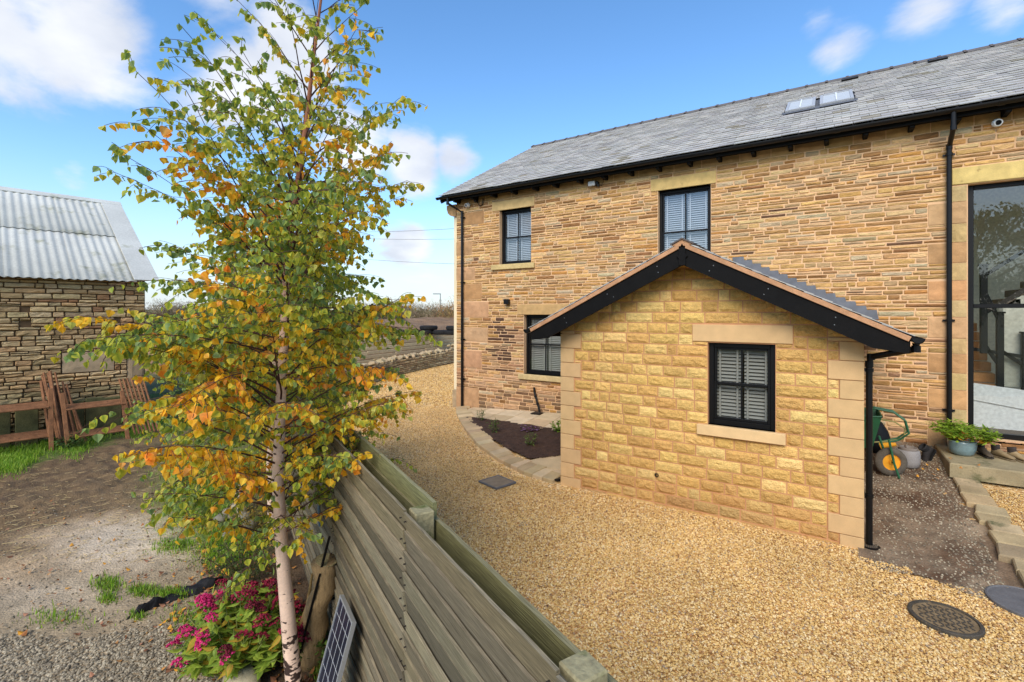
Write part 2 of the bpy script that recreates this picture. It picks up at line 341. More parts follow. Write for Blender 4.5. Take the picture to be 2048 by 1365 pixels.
def ground_gold():     # voronoi cells read as pebbles where the real ones thin out
    m = bpy.data.materials.new('golden_gravel_bed'); m.use_nodes = True; t = m.node_tree; n = t.nodes; l = t.links; p = n['Principled BSDF']; p.inputs['Roughness'].default_value = .95
    geo = n.new('ShaderNodeNewGeometry'); vo = n.new('ShaderNodeTexVoronoi'); vo.inputs['Scale'].default_value = 42; l.new(geo.outputs['Position'], vo.inputs['Vector'])
    sp = n.new('ShaderNodeSeparateColor'); l.new(vo.outputs['Color'], sp.inputs[0])
    cr = n.new('ShaderNodeValToRGB'); l.new(sp.outputs[0], cr.inputs[0]); e = cr.color_ramp.elements
    st = [(0,C(142,102,58)),(.2,C(200,152,88)),(.5,C(222,176,108)),(.8,C(234,196,134)),(1,C(242,216,168))]
    while len(e) < len(st): e.new(.5)
    for i, (a, c) in enumerate(st): e[i].position = a; e[i].color = (*c, 1)
    nz = n.new('ShaderNodeTexNoise'); nz.inputs['Scale'].default_value = .7; nz.inputs['Detail'].default_value = 5; l.new(geo.outputs['Position'], nz.inputs['Vector'])
    mr = n.new('ShaderNodeMapRange'); l.new(nz.outputs['Fac'], mr.inputs[0]); mr.inputs[1].default_value = .3; mr.inputs[2].default_value = .7; mr.inputs[3].default_value = .85; mr.inputs[4].default_value = 1.1
    x = n.new('ShaderNodeVectorMath'); x.operation = 'SCALE'; l.new(cr.outputs[0], x.inputs[0]); l.new(mr.outputs[0], x.inputs['Scale'])
    l.new(x.outputs[0], p.inputs['Base Color'])
    bp = n.new('ShaderNodeBump'); bp.inputs['Strength'].default_value = 1; bp.inputs['Distance'].default_value = .012; bp.invert = True; l.new(vo.outputs['Distance'], bp.inputs['Height']); l.new(bp.outputs[0], p.inputs['Normal'])
    return m
M['goldbed'] = ground_gold()
M['yard'] = mat('yard_earth', None, .97, 9, .18, .22, 60, .9, 45, .02)
M['field'] = mat('rough_field', C(104,100,62), 1, .6, .3, .3, 6, .5, 4, .2)
M['bank'] = mat('earth_bank', C(140,110,80), 1, 1.2, .35, .3, 9, .8, 6, .2)
M['hedge'] = mat('bare_hedge_twigs', None, .95, 1, .2)

# ================================================================ GROUND
FX, FY = -.903, .429           # direction of the fence, away from the camera
GX, GY = .429, .903            # its normal, towards the gravel side
def fp(t, off, z=0): return V((GX*off + FX*t, GY*off + FY*t, z))
def grid_mesh(name, xs, ys, zf, keep, colf, m, kind='structure', label=None, dens=None):
    X, Y = np.meshgrid(xs, ys, indexing='ij'); Z = zf(X, Y); nx, ny = X.shape
    Cc = colf(X, Y) if colf else np.ones(X.shape + (3,)) * .5
    P = np.stack([X, Y, Z], -1).reshape(-1, 3)
    cx = (X[:-1, :-1] + X[1:, 1:]) / 2; cy = (Y[:-1, :-1] + Y[1:, 1:]) / 2; k = keep(cx, cy)
    I, J = np.nonzero(k); a = I*ny + J
    F = np.stack([a, a+ny, a+ny+1, a+1], -1)
    used = np.unique(F); mp = np.full(len(P), -1); mp[used] = np.arange(len(used)); F = mp[F]; P = P[used]
    me = bpy.data.meshes.new(name); me.vertices.add(len(P)); me.vertices.foreach_set('co', P.astype(np.float32).ravel())
    me.loops.add(F.size); me.loops.foreach_set('vertex_index', F.astype(np.int32).ravel())
    me.polygons.add(len(F)); me.polygons.foreach_set('loop_start', np.arange(0, F.size, 4, dtype=np.int32)); me.polygons.foreach_set('loop_total', np.full(len(F), 4, dtype=np.int32))
    me.polygons.foreach_set('use_smooth', [True]*len(F))
    ca = me.color_attributes.new('tint', 'FLOAT_COLOR', 'POINT'); q = np.ones((len(P), 4), np.float32); q[:, :3] = Cc.reshape(-1, 3)[used]; ca.data.foreach_set('color', q.ravel())
    if dens is not None:
        da = me.attributes.new('dens', 'FLOAT', 'POINT'); da.data.foreach_set('value', dens(P[:, 0], P[:, 1]).astype(np.float32))
    me.materials.append(m); me.update(); me.validate()
    o = bpy.data.objects.new(name, me); COL.objects.link(o); o['kind'] = kind
    if label: o['label'] = label
    return o
def latd(x, y): return .837*x + .547*y, -.547*x + .837*y
# base terrain to the horizon: flat near, a raised field beyond the far walls
s = np.sign(np.linspace(-1, 1, 161)) * np.abs(np.linspace(-1, 1, 161)) ** 3 * 2500
def terr(X, Y):
    lat, d = latd(X, Y)
    w = np.clip(-(X + 26) / 6, 0, 1) * np.clip((Y - 9.5) / 1.5, 0, 1)
    far = np.clip((np.hypot(X, Y) - 500) / 1500, 0, 1)
    return -.07 + w * (1.45 + .5 * fbm(X*.1, Y*.1, 3)) + far * 16 * fbm(X*.002, Y*.002, 5)
grid_mesh('field_ground', s, s, terr, lambda x, y: x == x, None, M['field'])
# earth bank seen between the far wall and the hedge
bx = np.linspace(-48, -18.5, 90); by = np.linspace(9, 60, 120)
def bankz(X, Y):
    e = np.clip(np.minimum((X + 48) / 8, (-18.4 - X) / 2.5), 0, 1) * np.clip(np.minimum((Y - 9.4) / 2, (60 - Y) / 6), 0, 1)
    r = np.exp(-((X + 27) ** 2) / 22.)
    return -.2 + e * (1.5 + .45 * fbm(X*.4, Y*.4, 11) + .75 * r)
grid_mesh('earth_bank', bx, by, bankz, lambda x, y: x == x, None, M['bank'])

# golden gravel drive
def side(x, y): return GX*x + GY*y
xs = np.arange(-18, 8.01, .12); ys = np.arange(-4, 30.01, .12)
grid_mesh('gravel_drive', xs, ys, lambda X, Y: gz(X, Y) - .012 + .02*(fbm(X*2, Y*2, 4)-.5), lambda x, y: (side(x, y) > .84) & ~((x > -8.3) & (y > 10.3)), None, M['goldbed'])

# farmyard west of the fence: mud, pale hard standing, chippings, grass
def yardcol(X, Y):
    lat, d = latd(X, Y); d = np.maximum(d, .6)
    px = 1024 + 963*lat/d; py = 625 + 2648/d       # rows run across the yard as seen from the fence
    q = py + .28*np.minimum(px, 600)
    n1 = fbm(X*1.6, Y*1.6, 21, 5); n2 = fbm(X*6, Y*6, 31, 4); n3 = fbm(X*.8, Y*.8, 41, 3)
    mud = np.array(C(112,90,62)); tan = np.array(C(168,140,104)); pale = np.array(C(200,180,152)); gre = np.array(C(158,138,108)); grs = np.array(C(96,118,44)); gp_ = np.clip(np.exp(-(((px-415)/85)**2+((py-985)/95)**2)) + .8*np.exp(-(((px-480)/40)**2+((py-1085)/40)**2)), 0, 1); soil = np.array(C(78,60,44))
    def L(a, b, t): return a*(1-t[..., None]) + b*t[..., None]
    c = np.ones(X.shape+(3,))*gre
    sm = lambda a, b, v: np.clip((v-a)/(b-a), 0, 1)**2*(3-2*np.clip((v-a)/(b-a), 0, 1))
    c = L(c, np.ones_like(c)*tan, sm(1215, 1130, q + 90*(n1-.5)))
    pl = np.exp(-(((px-265)/160)**2 + ((py+.06*px-1100)/52)**2)**1.2); c = L(c, np.ones_like(c)*pale, np.clip(pl*1.3*(.55+.7*n2), 0, 1))
    pl2 = np.exp(-(((px-90)/150)**2 + ((py-1190)/40)**2)); c = L(c, np.ones_like(c)*pale, np.clip(pl2*.5*(.6+.8*n2), 0, 1))
    c = L(c, np.ones_like(c)*mud, sm(1120, 1075, q + 120*(n1-.5))*(.8+.2*n3))
    c = L(c, np.ones_like(c)*soil, sm(1052, 1010, q)*sm(.45, .62, n2)*.6)
    c = L(c, np.ones_like(c)*grs*.7, sm(958, 938, q + 26*(n2-.5)))
    c = L(c, np.ones_like(c)*grs, np.clip(gp_*1.5*(.4+n2), 0, 1)*.85)
    bed = sm(400, 450, px + .18*(1365-py) - 40 + 50*(n1-.5)); bed = bed * sm(.75, .95, np.clip((py-850)/100, 0, 1))
    c = L(c, np.ones_like(c)*soil, bed*.9*(1-gp_))
    n4 = fbm(X*16, Y*16, 47, 3); return c * (.62 + .44*n2 + .32*n4)[..., None]
def yardz(X, Y):
    lat, d = latd(X, Y); q = 625 + 2648/np.maximum(d, .6) + .28*(1024 + 963*lat/np.maximum(d, .6))
    rut = np.clip((1110-q)/60, 0, 1)*np.clip((q-940)/20, 0, 1)
    return .0 + .05*(fbm(X*1.2, Y*1.2, 51)-.5) + (.02+.11*rut)*(fbm(X*6, Y*6, 61, 4)-.5) + (.012+.05*rut)*(fbm(X*15, Y*11, 63, 3)-.5)
xs = np.arange(-19.0, -1.0, .05); ys = np.arange(-7, 11, .05)
yard = grid_mesh('yard_ground', xs, ys, yardz, lambda x, y: (side(x, y) < .86) & (latd(x, y)[1] > .8), yardcol, M['yard'])

# loose stones as instanced real pebbles (never more than a thin layer)
def pebbles(obj_name, xs, ys, zf, keep, densf, size, m, seed=1, flat=.62):
    o = grid_mesh(obj_name, xs, ys, zf, keep, None, m, kind='stuff', dens=densf)
    ng = bpy.data.node_groups.new(obj_name + '_scatter', 'GeometryNodeTree')
    ng.interface.new_socket('Geometry', in_out='INPUT', socket_type='NodeSocketGeometry'); ng.interface.new_socket('Geometry', in_out='OUTPUT', socket_type='NodeSocketGeometry')
    n = ng.nodes; l = ng.links; gi = n.new('NodeGroupInput'); go = n.new('NodeGroupOutput')
    na = n.new('GeometryNodeInputNamedAttribute'); na.data_type = 'FLOAT'; na.inputs['Name'].default_value = 'dens'
    dp = n.new('GeometryNodeDistributePointsOnFaces'); l.new(gi.outputs[0], dp.inputs['Mesh']); l.new(na.outputs[0], dp.inputs['Density']); dp.inputs['Seed'].default_value = seed
    ic = n.new('GeometryNodeMeshIcoSphere'); ic.inputs['Radius'].default_value = .5; ic.inputs['Subdivisions'].default_value = 1
    ip = n.new('GeometryNodeInstanceOnPoints'); l.new(dp.outputs['Points'], ip.inputs['Points']); l.new(ic.outputs[0], ip.inputs['Instance'])
    rv = n.new('FunctionNodeRandomValue'); rv.data_type = 'FLOAT_VECTOR'; rv.inputs[0].default_value = (size*.55, size*.5, size*.35); rv.inputs[1].default_value = (size*1.35, size*1.05, size*.8); rv.inputs['Seed'].default_value = seed + 3
    rr = n.new('FunctionNodeRandomValue'); rr.data_type = 'FLOAT_VECTOR'; rr.inputs[0].default_value = (-.6, -.6, 0); rr.inputs[1].default_value = (.6, .6, 6.283); rr.inputs['Seed'].default_value = seed + 9
    l.new(rv.outputs[0], ip.inputs['Scale']); l.new(rr.outputs[0], ip.inputs['Rotation'])
    sm = n.new('GeometryNodeSetMaterial'); l.new(ip.outputs[0], sm.inputs[0]); sm.inputs['Material'].default_value = m
    l.new(sm.outputs[0], go.inputs[0])
    md = o.modifiers.new('scatter', 'NODES'); md.node_group = ng
    return o
def inext(x, y): return (x > -3.55) & (x < .36) & (y > 6.8)
def kerbline(x):      # front edge of the curved edging stones
    kx = [-9.5,-8.4,-7.45,-6.51,-5.81,-4.92,-4.23,-3.4,-3.3]; ky = [12,10.05,9.02,8.15,7.58,7.05,6.78,6.66,6.6]
    return np.interp(x, kx, ky)
def goldkeep(x, y):
    k = (side(x, y) > .96) & ~inext(x, y) & (y < 10.1)
    k &= ~((x > -8.4) & (x < -3.4) & (y > kerbline(x)))
    k &= ~((x > .3) & (x < 1.62) & (y > 6.52 + .25*np.clip(.9-x, 0, 1)))
    k &= ~((x > 1.4) & (y > 8.95))
    return k
def golddens(x, y):
    lat, d = latd(x, y); c = np.where(d > .8, 1., 0.) * (np.abs(lat) < 1.25*d + .6)
    return c * np.where(d < 4, 4600, np.where(d < 6.5, 3600, np.where(d < 9, 2200, 1300)))
pebbles('golden_gravel', np.arange(-12, 5.01, .15), np.arange(-1, 10.2, .15), lambda X, Y: gz(X, Y)+.0, goldkeep, golddens, .024, M['goldpebble'], 1)
o = pebbles('golden_gravel', np.arange(-16.6, -8.3, .3), np.arange(6, 22, .3), lambda X, Y: gz(X, Y)+.0, lambda x, y: (side(x, y) > 1.0) & ((y > 10.1) | (x < -12)), lambda x, y: np.full(x.shape, 420.), .045, M['goldpebble'], 4)
def chipdens(x, y):
    lat, d = latd(x, y); dd = np.maximum(d, .5); px = 1024+963*lat/dd; py = 625+2648/dd
    e = 1262 - .06*(px-200) + 40*(fbm(x*3, y*3, 71)-.5)*2
    a = np.clip((py - e)/28, 0, 1) * (px < 455 + .0*px) * (d > .9) * (px > -500)
    b = .05*np.clip((py-1150)/80, 0, 1)*(px < 520)
    return 3000*a + 1100*b + 40*(px < 560)
pebbles('grey_chippings', np.arange(-9, -2.2, .08), np.arange(-2, 4, .08), lambda X, Y: yardz(X, Y)+.003, lambda x, y: side(x, y) < .70, chipdens, .03, M['greypebble'], 7)

# bare ground between the extension, the step and the drive
xs = np.arange(.3, 1.66, .03); ys = np.arange(5.9, 10.25, .03)
def dirtcol(X, Y):
    n1 = fbm(X*2.2, Y*2.2, 81); n2 = fbm(X*9, Y*9, 91)
    a = np.array(C(92,68,48)); b = np.array(C(150,130,104)); t = np.clip((n1-.42)*5, 0, 1) * .6 + np.clip((X-1.0)/.5, 0, 1)*.4
    c = a*(1-t[..., None]) + b*t[..., None]; return c*(.55+.9*n2)[..., None]
def dirtkeep(x, y): return y > 6.42 + .3*np.clip(.95-x, 0, 1) + .08*np.sin(x*9)
grid_mesh('bare_earth', xs, ys, lambda X, Y: gz(X, Y) + .004 + .05*(fbm(X*6, Y*6, 95)-.5)*np.clip((Y-6.5)*2.5, .1, 1), dirtkeep, dirtcol, M['yard'])
pebbles('loose_stone_chips', xs[::2], ys[::2], lambda X, Y: gz(X, Y)+.006 + .05*(fbm(X*6, Y*6, 95)-.5)*np.clip((Y-6.5)*2.5, .1, 1), lambda x, y: dirtkeep(x, y) & (x > .4) & (x < 1.52), lambda x, y: 760*np.clip(.25+fbm(x*2, y*2, 99)*1.5-.3+np.clip((x-1.05)*2, 0, 1), .1, 2), .026, M['greypebble'], 12)

# ================================================================ STONEWORK TOOLS
class Frame:      # a wall face: local (u along, n outwards, z up) to world
    def __init__(s, o, u): s.o = V(o); s.u = V(u).normalized(); s.n = V((s.u.y, -s.u.x, 0))
    def p(s, u, n, z): return s.o + s.u*u + s.n*n + V((0, 0, z))
def stone(mb, F, u0, u1, z0, z1, proud, col, rough=.01, back=-.03):
    w, h = u1-u0, z1-z0
    if w < .02 or h < .015: return
    k = max(1, min(4, int(w/.11))); pts = []
    r = min(h*.14, w*.2)
    us = [u0 + r + (w-2*r)*i/k for i in range(k+1)]
    for u in us: pts.append((u, z0 + rnd.uniform(-.5, 1)*rough*.35))
    pts.append((u1 + rnd.uniform(-1, .3)*rough*.5, z0 + r)); pts.append((u1 + rnd.uniform(-1, .3)*rough*.5, z1 - r))
    for u in reversed(us): pts.append((u, z1 - rnd.uniform(-.5, 1)*rough*.35))
    pts.append((u0 - rnd.uniform(-1, .3)*rough*.5, z1 - r)); pts.append((u0 - rnd.uniform(-1, .3)*rough*.5, z0 + r))
    n = len(pts); cu, cz = (u0+u1)/2, (z0+z1)/2; ins = min(.008, h*.16)
    vs = [F.p(a, back, b) for a, b in pts] + [F.p(a, proud*.35, b) for a, b in pts]
    for a, b in pts:
        a2 = a + (ins if a < cu else -ins)*min(1, abs(a-cu)/ins/2); b2 = b + (ins if b < cz else -ins)
        vs.append(F.p(a2, proud + rnd.uniform(-1, 1)*rough*.5, b2))
    # spine of centre points along the stone
    fs = []
    for ring in (0, 1):
        for i in range(n): j = (i+1) % n; fs.append((ring*n+i, ring*n+j, (ring+1)*n+j, (ring+1)*n+i))
    sp = len(vs); B = 2*n; up = lambda i: B + 2*k+3-i
    for u in us: vs.append(F.p(u, proud + rnd.uniform(-.4, 1.)*rough, cz + rnd.uniform(-.2, .2)*h))
    for i in range(k): fs += [(B+i, B+i+1, sp+i+1, sp+i), (sp+i, sp+i+1, up(i+1), up(i))]
    fs += [(B+k, B+k+1, sp+k), (B+k+1, B+k+2, sp+k), (B+k+2, B+k+3, sp+k), (B+2*k+3, B+2*k+4, sp), (B+2*k+4, B+2*k+5, sp), (B+2*k+5, B, sp)]
    mb.add(vs, fs, col)
def block(mb, F, u0, u1, z0, z1, proud, col, rough=.012, nu=None, nz=4, back=-.03, edge=.25):
    """rock faced block: a small height field with its sides"""
    w = u1-u0; h = z1-z0
    if w < .02 or h < .02: return
    nu = nu or max(2, int(w/.045)); vs = []; fs = []
    for j in range(nz+1):
        for i in range(nu+1):
            u = u0 + w*i/nu; z = z0 + h*j/nz; e = (i in (0, nu)) or (j in (0, nz))
            if not e: u += rnd.uniform(-.2, .2)*w/nu; z += rnd.uniform(-.2, .2)*h/nz
            vs.append(F.p(u, proud*edge + rnd.uniform(0, .3)*rough if e else proud + rnd.uniform(-.6, 1)*rough, z))
    for j in range(nz):
        for i in range(nu):
            a = j*(nu+1)+i; q = (a, a+1, a+nu+2, a+nu+1)
            if rnd.random() < .5: fs += [(q[0], q[1], q[2]), (q[0], q[2], q[3])]
            else: fs += [(q[0], q[1], q[3]), (q[1], q[2], q[3])]
    b = len(vs); vs += [F.p(u0, back, z0), F.p(u1, back, z0), F.p(u1, back, z1), F.p(u0, back, z1)]
    T = nz*(nu+1)
    fs.append(tuple([b, b+1] + [i for i in range(nu, -1, -1)])); fs.append(tuple([b+2, b+3] + [T+i for i in range(nu+1)]))
    fs.append(tuple([b+1, b+2] + [j*(nu+1)+nu for j in range(nz, -1, -1)])); fs.append(tuple([b+3, b] + [j*(nu+1) for j in range(nz+1)]))
    mb.add(vs, fs, col)
def courses(u0, u1, z0, z1, holes, hs, lens, joint, seed, ucut=None, split=.0):
    """roughly coursed stones filling the rectangle around the holes -> list of (u0,u1,z0,z1)"""
    rr = random.Random(seed); out = []; z = z0
    while z < z1 - .02:
        h = rr.uniform(*hs) if not callable(hs) else hs(rr, z)
        if z + h > z1 - .03: h = z1 - z
        za, zb = z, z + h; z = zb
        a, b = (u0, u1) if ucut is None else ucut((za+zb)/2)
        cuts = sorted({a, b} | {c for H in holes if H[3] > za and H[2] < zb for c in (H[0], H[1]) if a < c < b})
        spans = []
        for s0, s1 in zip(cuts, cuts[1:]):
            m = (s0+s1)/2; lo, hi = za, zb; ok = True
            for H in holes:
                if H[0] < m < H[1] and H[3] > lo and H[2] < hi:
                    if H[2] <= lo + .001 and H[3] >= hi - .001: ok = False
                    elif H[2] > lo and H[3] >= hi: hi = H[2]
                    elif H[3] < hi and H[2] <= lo: lo = H[3]
                    else: ok = False
            if not ok or hi - lo < .022: continue
            if spans and abs(spans[-1][1]-s0) < 1e-6 and spans[-1][2] == lo and spans[-1][3] == hi: spans[-1][1] = s1
            else: spans.append([s0, s1, lo, hi])
        for s0, s1, lo, hi in spans:
            u = s0
            while u < s1 - .001:
                L = rr.uniform(*lens) * (1 if rr.random() > .25 else .55)
                if s1 - (u+L) < lens[0]*.6: L = s1-u
                if rr.random() < split and hi-lo > .075:
                    zm = lo + (hi-lo)*rr.uniform(.4, .6); out.append((u+joint/2, u+L-joint/2, lo+joint/2, zm-joint/2))
                    k = u + L*rr.uniform(.35, .65) if L > .3 else u+L
                    out.append((u+joint/2, k-joint/2, zm+joint/2, hi-joint/2))
                    if k < u+L: out.append((k+joint/2, u+L-joint/2, zm+joint/2, hi-joint/2))
                else: out.append((u+joint/2, u+L-joint/2, lo+joint/2, hi-joint/2))
                u += L
    return out
def wall_sheet(mb, F, u0, u1, z0, z1, holes, n=0., reveal=.0, col=(1,1,1), step=.6):
    us = sorted({u0, u1} | {c for H in holes for c in H[:2] if u0 < c < u1}); zs = sorted({z0, z1} | {c for H in holes for c in H[2:4] if z0 < c < z1})
    for a, b in zip(us, us[1:]):
        for c, d in zip(zs, zs[1:]):
            m, k = (a+b)/2, (c+d)/2
            if any(H[0] < m < H[1] and H[2] < k < H[3] for H in holes): continue
            mb.quad(F.p(a, n, c), F.p(b, n, c), F.p(b, n, d), F.p(a, n, d), col)
    if reveal:
        for a, b, c, d in [H[:4] for H in holes]:
            mb.quad(F.p(a, n, c), F.p(a, n, d), F.p(a, n-reveal, d), F.p(a, n-reveal, c), col); mb.quad(F.p(b, n, d), F.p(b, n, c), F.p(b, n-reveal, c), F.p(b, n-reveal, d), col)
            mb.quad(F.p(a, n, d), F.p(b, n, d), F.p(b, n-reveal, d), F.p(a, n-reveal, d), col); mb.quad(F.p(b, n, c), F.p(a, n, c), F.p(a, n-reveal, c), F.p(b, n-reveal, c), col)
def emit(stones, F, name, stuffname, m, parent, colf, maker, rank, limit=300, **kw):
    """largest-looking stones as parts of their own, the rest as one part"""
    stones = sorted(stones, key=rank, reverse=True); rest = MB()
    for i, s_ in enumerate(stones):
        c = colf(s_)
        if i < limit:
            mb = MB(); maker(mb, F, *s_[:4], kw['proud']() , c, **{k: v for k, v in kw.items() if k != 'proud'})
            mb.build(name, m, parent)
        else: maker(rest, F, *s_[:4], kw['proud'](), c, **{k: v for k, v in kw.items() if k != 'proud'})
    o = rest.build(stuffname, m, parent)
    if o: o['kind'] = 'stuff'
CAM = V((0, 0, 2.75))
def appear(F, s):
    c = F.p((s[0]+s[1])/2, 0, (s[2]+s[3])/2); v = c-CAM; d = v.length
    lat, dep = latd(c.x, c.y); vis = 1 if dep > .3 and abs(lat/dep) < 1.1 and c.z < 2.75+.68*dep else .01
    return vis*(s[1]-s[0])*(s[3]-s[2])*abs(v.normalized().dot(F.n))/d/d

# ---------------------------------------------------------------- sash window
def sash(parent, F, u0, u1, z0, z1, rec, lites=2, fr=.055, blind='shutter', depth=.5, slatmat='slat', pitch=.045, part_slats=False, inner=None):
    mb = MB(); W = F.u; N = F.n; Zv = V((0,0,1))
    def bar(mb, a, b, c, d, n0, n1, ch=.004): mb.obox(F.p((a+b)/2, (n0+n1)/2, (c+d)/2), W, N, Zv, (b-a)/2, abs(n1-n0)/2, (d-c)/2, ch)
    n0, n1 = -rec-.06, -rec
    bar(mb, u0, u0+fr, z0, z1, n0, n1); bar(mb, u1-fr, u1, z0, z1, n0, n1)
    bar(mb, u0+fr, u1-fr, z1-fr, z1, n0, n1); bar(mb, u0+fr, u1-fr, z0, z0+fr*1.1, n0, n1+.012)
    zm = (z0+z1)/2; s_ = .035
    # lower sash stands proud of the upper one
    for (c, d, o) in ((z0+fr*1.1, zm+.02, 0.0), (zm-.02, z1-fr, -.022)):
        a, b = u0+fr, u1-fr; q0, q1 = n0+.012+o, n1-.010+o
        bar(mb, a, a+s_, c, d, q0, q1); bar(mb, b-s_, b, c, d, q0, q1); bar(mb, a+s_, b-s_, d-s_, d, q0, q1); bar(mb, a+s_, b-s_, c, c+s_, q0, q1)
    win = mb.build('window', M['frame'], parent)
    for (c, d, o) in ((z0+fr*1.1+s_, zm+.02-s_, 0.0), (zm-.02+s_, z1-fr-s_, -.022)):
        a, b = u0+fr+s_, u1-fr-s_; um = (a+b)/2; g_ = MB(); nn = n1-.03+o
        g_.obox(F.p(um, nn+.008, (c+d)/2), W, N, Zv, .011, .005, (d-c)/2, 0); g_.build('glazing_bar', M['frame'], win)
        for p0, p1 in ((a, um-.0112), (um+.0112, b)):
            q = MB(); q.quad(F.p(p0, nn, c), F.p(p1, nn, c), F.p(p1, nn, d), F.p(p0, nn, d)); q.build('pane', M['glass'], win)
    # blinds behind the glass: real slats on vertical tapes
    nb = -rec-.13
    spans = [(u0+fr+.02, (u0+u1)/2-.02), ((u0+u1)/2+.02, u1-fr-.02)] if lites == 2 else [(u0+fr+.02, u1-fr-.02)]
    first = None; rest = MB(); tilt = R(46)
    z = z0 + .07
    while z < z1 - .07:
        for a, b in spans:
            Uv = W; Av = (N*math.cos(tilt) + Zv*-math.sin(tilt)).normalized(); Bv = Uv.cross(Av)
            if part_slats:
                if first is None or abs(first[1]-(b-a)) > .001:
                    s1 = MB(); s1.obox(F.p((a+b)/2, nb, z), Uv, Av, Bv, (b-a)/2, .021, .0016, 0); o = s1.build('slat', M[slatmat], win, origin=F.p((a+b)/2, nb, z)); first = (o, b-a)
                else: link('slat', first[0].data, F.p((a+b)/2, nb, z), win)
            else: rest.obox(F.p((a+b)/2, nb, z), Uv, Av, Bv, (b-a)/2, .021, .0016, 0)
        z += pitch
    for a, b in spans:
        for f in (.14, .86): rest.obox(F.p(a+(b-a)*f, nb+.03, (z0+z1)/2), W, N, Zv, .012 if lites == 2 else .01, .001, (z1-z0)/2-.06, 0)
    r_ = rest.build('blind', M[slatmat], win); 
    if r_ and not part_slats: r_['kind'] = 'stuff'
    # the room behind
    i_ = MB(); a, b, c, d = u0+.003, u1-.003, z0+.003, z1-.003; k0, k1 = -rec-.07, -rec-depth-1.2; e = .5
    P = lambda u, n, z: F.p(u, n, z)
    i_.quad(P(a-e,k1,c-e), P(b+e,k1,c-e), P(b+e,k1,d+.2), P(a-e,k1,d+.2)); i_.quad(P(a,k0,c),P(b,k0,c),P(b+e,k1,c-e),P(a-e,k1,c-e)); i_.quad(P(a,k0,d),P(b,k0,d),P(b+e,k1,d+.2),P(a-e,k1,d+.2))
    i_.quad(P(a,k0,c),P(a,k0,d),P(a-e,k1,d+.2),P(a-e,k1,c-e)); i_.quad(P(b,k0,c),P(b,k0,d),P(b+e,k1,d+.2),P(b+e,k1,c-e))
    i_.build('room_lining', M['lining'], win)
    return win
M['lining'] = mat('painted_plaster', C(150,148,138), .9, 2, .05)
M['slat'] = mat('white_blind', C(172,180,188), .5, 5, .03); M['greyslat'] = mat('light_blind', C(150,150,142), .5, 5, .04)
M['timber'] = mat('oak_treads', None, .5, 4, .2, .2, 60, spec=.4)

# ================================================================ MAIN HOUSE
YW = 10.2
house = thing('stone_house', 'long two storey rubble stone house with grey slate roof and black framed windows', 'house', (-3.5, 12.5, .3))
F = Frame((0, YW, 0), (1, 0, 0))
HX0, HX1, EZ = -8.47, 6.3, 5.84
W1 = (-7.05, -6.10, 3.97, 5.36); W2 = (-2.98, -1.93, 3.55, 5.31); W3 = (-6.31, -5.22, 1.22, 2.69); BG = (1.85, 4.5, .80, 4.75)
holes = [W1, W2, W3, BG]
# large dressed stones: (u0,u1,z0,z1,colour)
buff = C(196,166,112); pinkb = C(188,144,104); yel = C(206,176,110); browny = C(170,128,84); grn = C(178,162,112)
dress = [(-7.27,-6.00,5.36,5.60,buff),(-3.13,-1.83,5.31,5.56,C(200,170,108)),(-6.50,-5.05,2.69,2.95,C(188,152,100))]
sills = [(-7.27,-5.98,3.84,3.97,C(198,172,116)),(-3.12,-1.80,3.42,3.55,buff),(-6.44,-5.06,1.09,1.22,C(196,172,122))]
lint = (1.66,4.75,4.76,5.02,C(206,180,112))
q = [(-8.47,-7.72,.12,.72,pinkb),(-8.2,-7.55,5.10,5.42,browny),(-8.30,-7.62,1.28,1.72,pinkb),(-8.2,-7.42,1.98,2.34,C(186,146,108)),(-8.25,-7.40,2.62,3.02,C(190,146,106)),(-8.47,-7.85,3.62,3.95,pinkb),(-8.3,-7.62,3.1,3.5,browny),(-8.47,-7.95,4.3,4.66,C(180,140,96))]
z = .45; k = 0; jq = []
qh = [.50,.27,.30,.27,.30,.25,.33,.27,.31,.28,.32,.30,.34,.25]
for h in qh:
    if z + h > 4.74: h = 4.74-z
    if h < .1: break
    wd = .46 if k % 2 == 0 else .23
    jq.append((1.84-wd, 1.835, z+.006, z+h-.006, [C(190,150,106), C(186,160,110), C(194,146,100), C(190,160,108), C(176,136,92), C(184,154,104)][k % 6])); z += h; k += 1
# eaves course of larger stones
ec = []; u = HX0
while u < HX1: L = rnd.uniform(.35, .75); ec.append((u+.006, min(u+L, HX1)-.006, 5.655, 5.80, jit(C(172,138,92), .15))); u += L
big = dress + sills + q + jq + [lint]
resv = [h for h in holes] + [(b[0]-.004, b[1]+.004, b[2]-.004, b[3]+.004) for b in big]
# wall behind the stones
mb = MB(); wall_sheet(mb, F, HX0, HX1, 0, EZ, holes, 0, .24)
wallo = mb.build('wall', M['mortar'], house)
mb = MB()   # other sides and gables
YB = 20.0; RY, RZ = 14.9, 8.62
g1 = [(HX0, YW, 0), (HX0, YB, 0), (HX0, YB, EZ), (HX0, RY, RZ), (HX0, YW, EZ)]; mb.add(g1, [(0, 4, 3, 2, 1)])
mb.add([(HX1, 14.3, 0), (HX1, YB, 0), (HX1, YB, EZ), (HX1, RY, RZ), (HX1, YW, EZ), (HX1, 14.3, EZ-.1)], [(0, 1, 2, 3, 4, 5)]); mb.quad((HX1, YB, 0), (HX0, YB, 0), (HX0, YB, EZ), (HX1, YB, EZ))  # unseen right gable left open beside the hall to let sky light in
mb.quad((HX0, YW+.3, 2.78), (1.5, YW+.3, 2.78), (1.5, YB, 2.78), (HX0, YB, 2.78))
mb.build('rear_wall', M['mortar'], house)
def inside_q(s_): return (s_[0]+s_[1])/2, (s_[2]+s_[3])/2
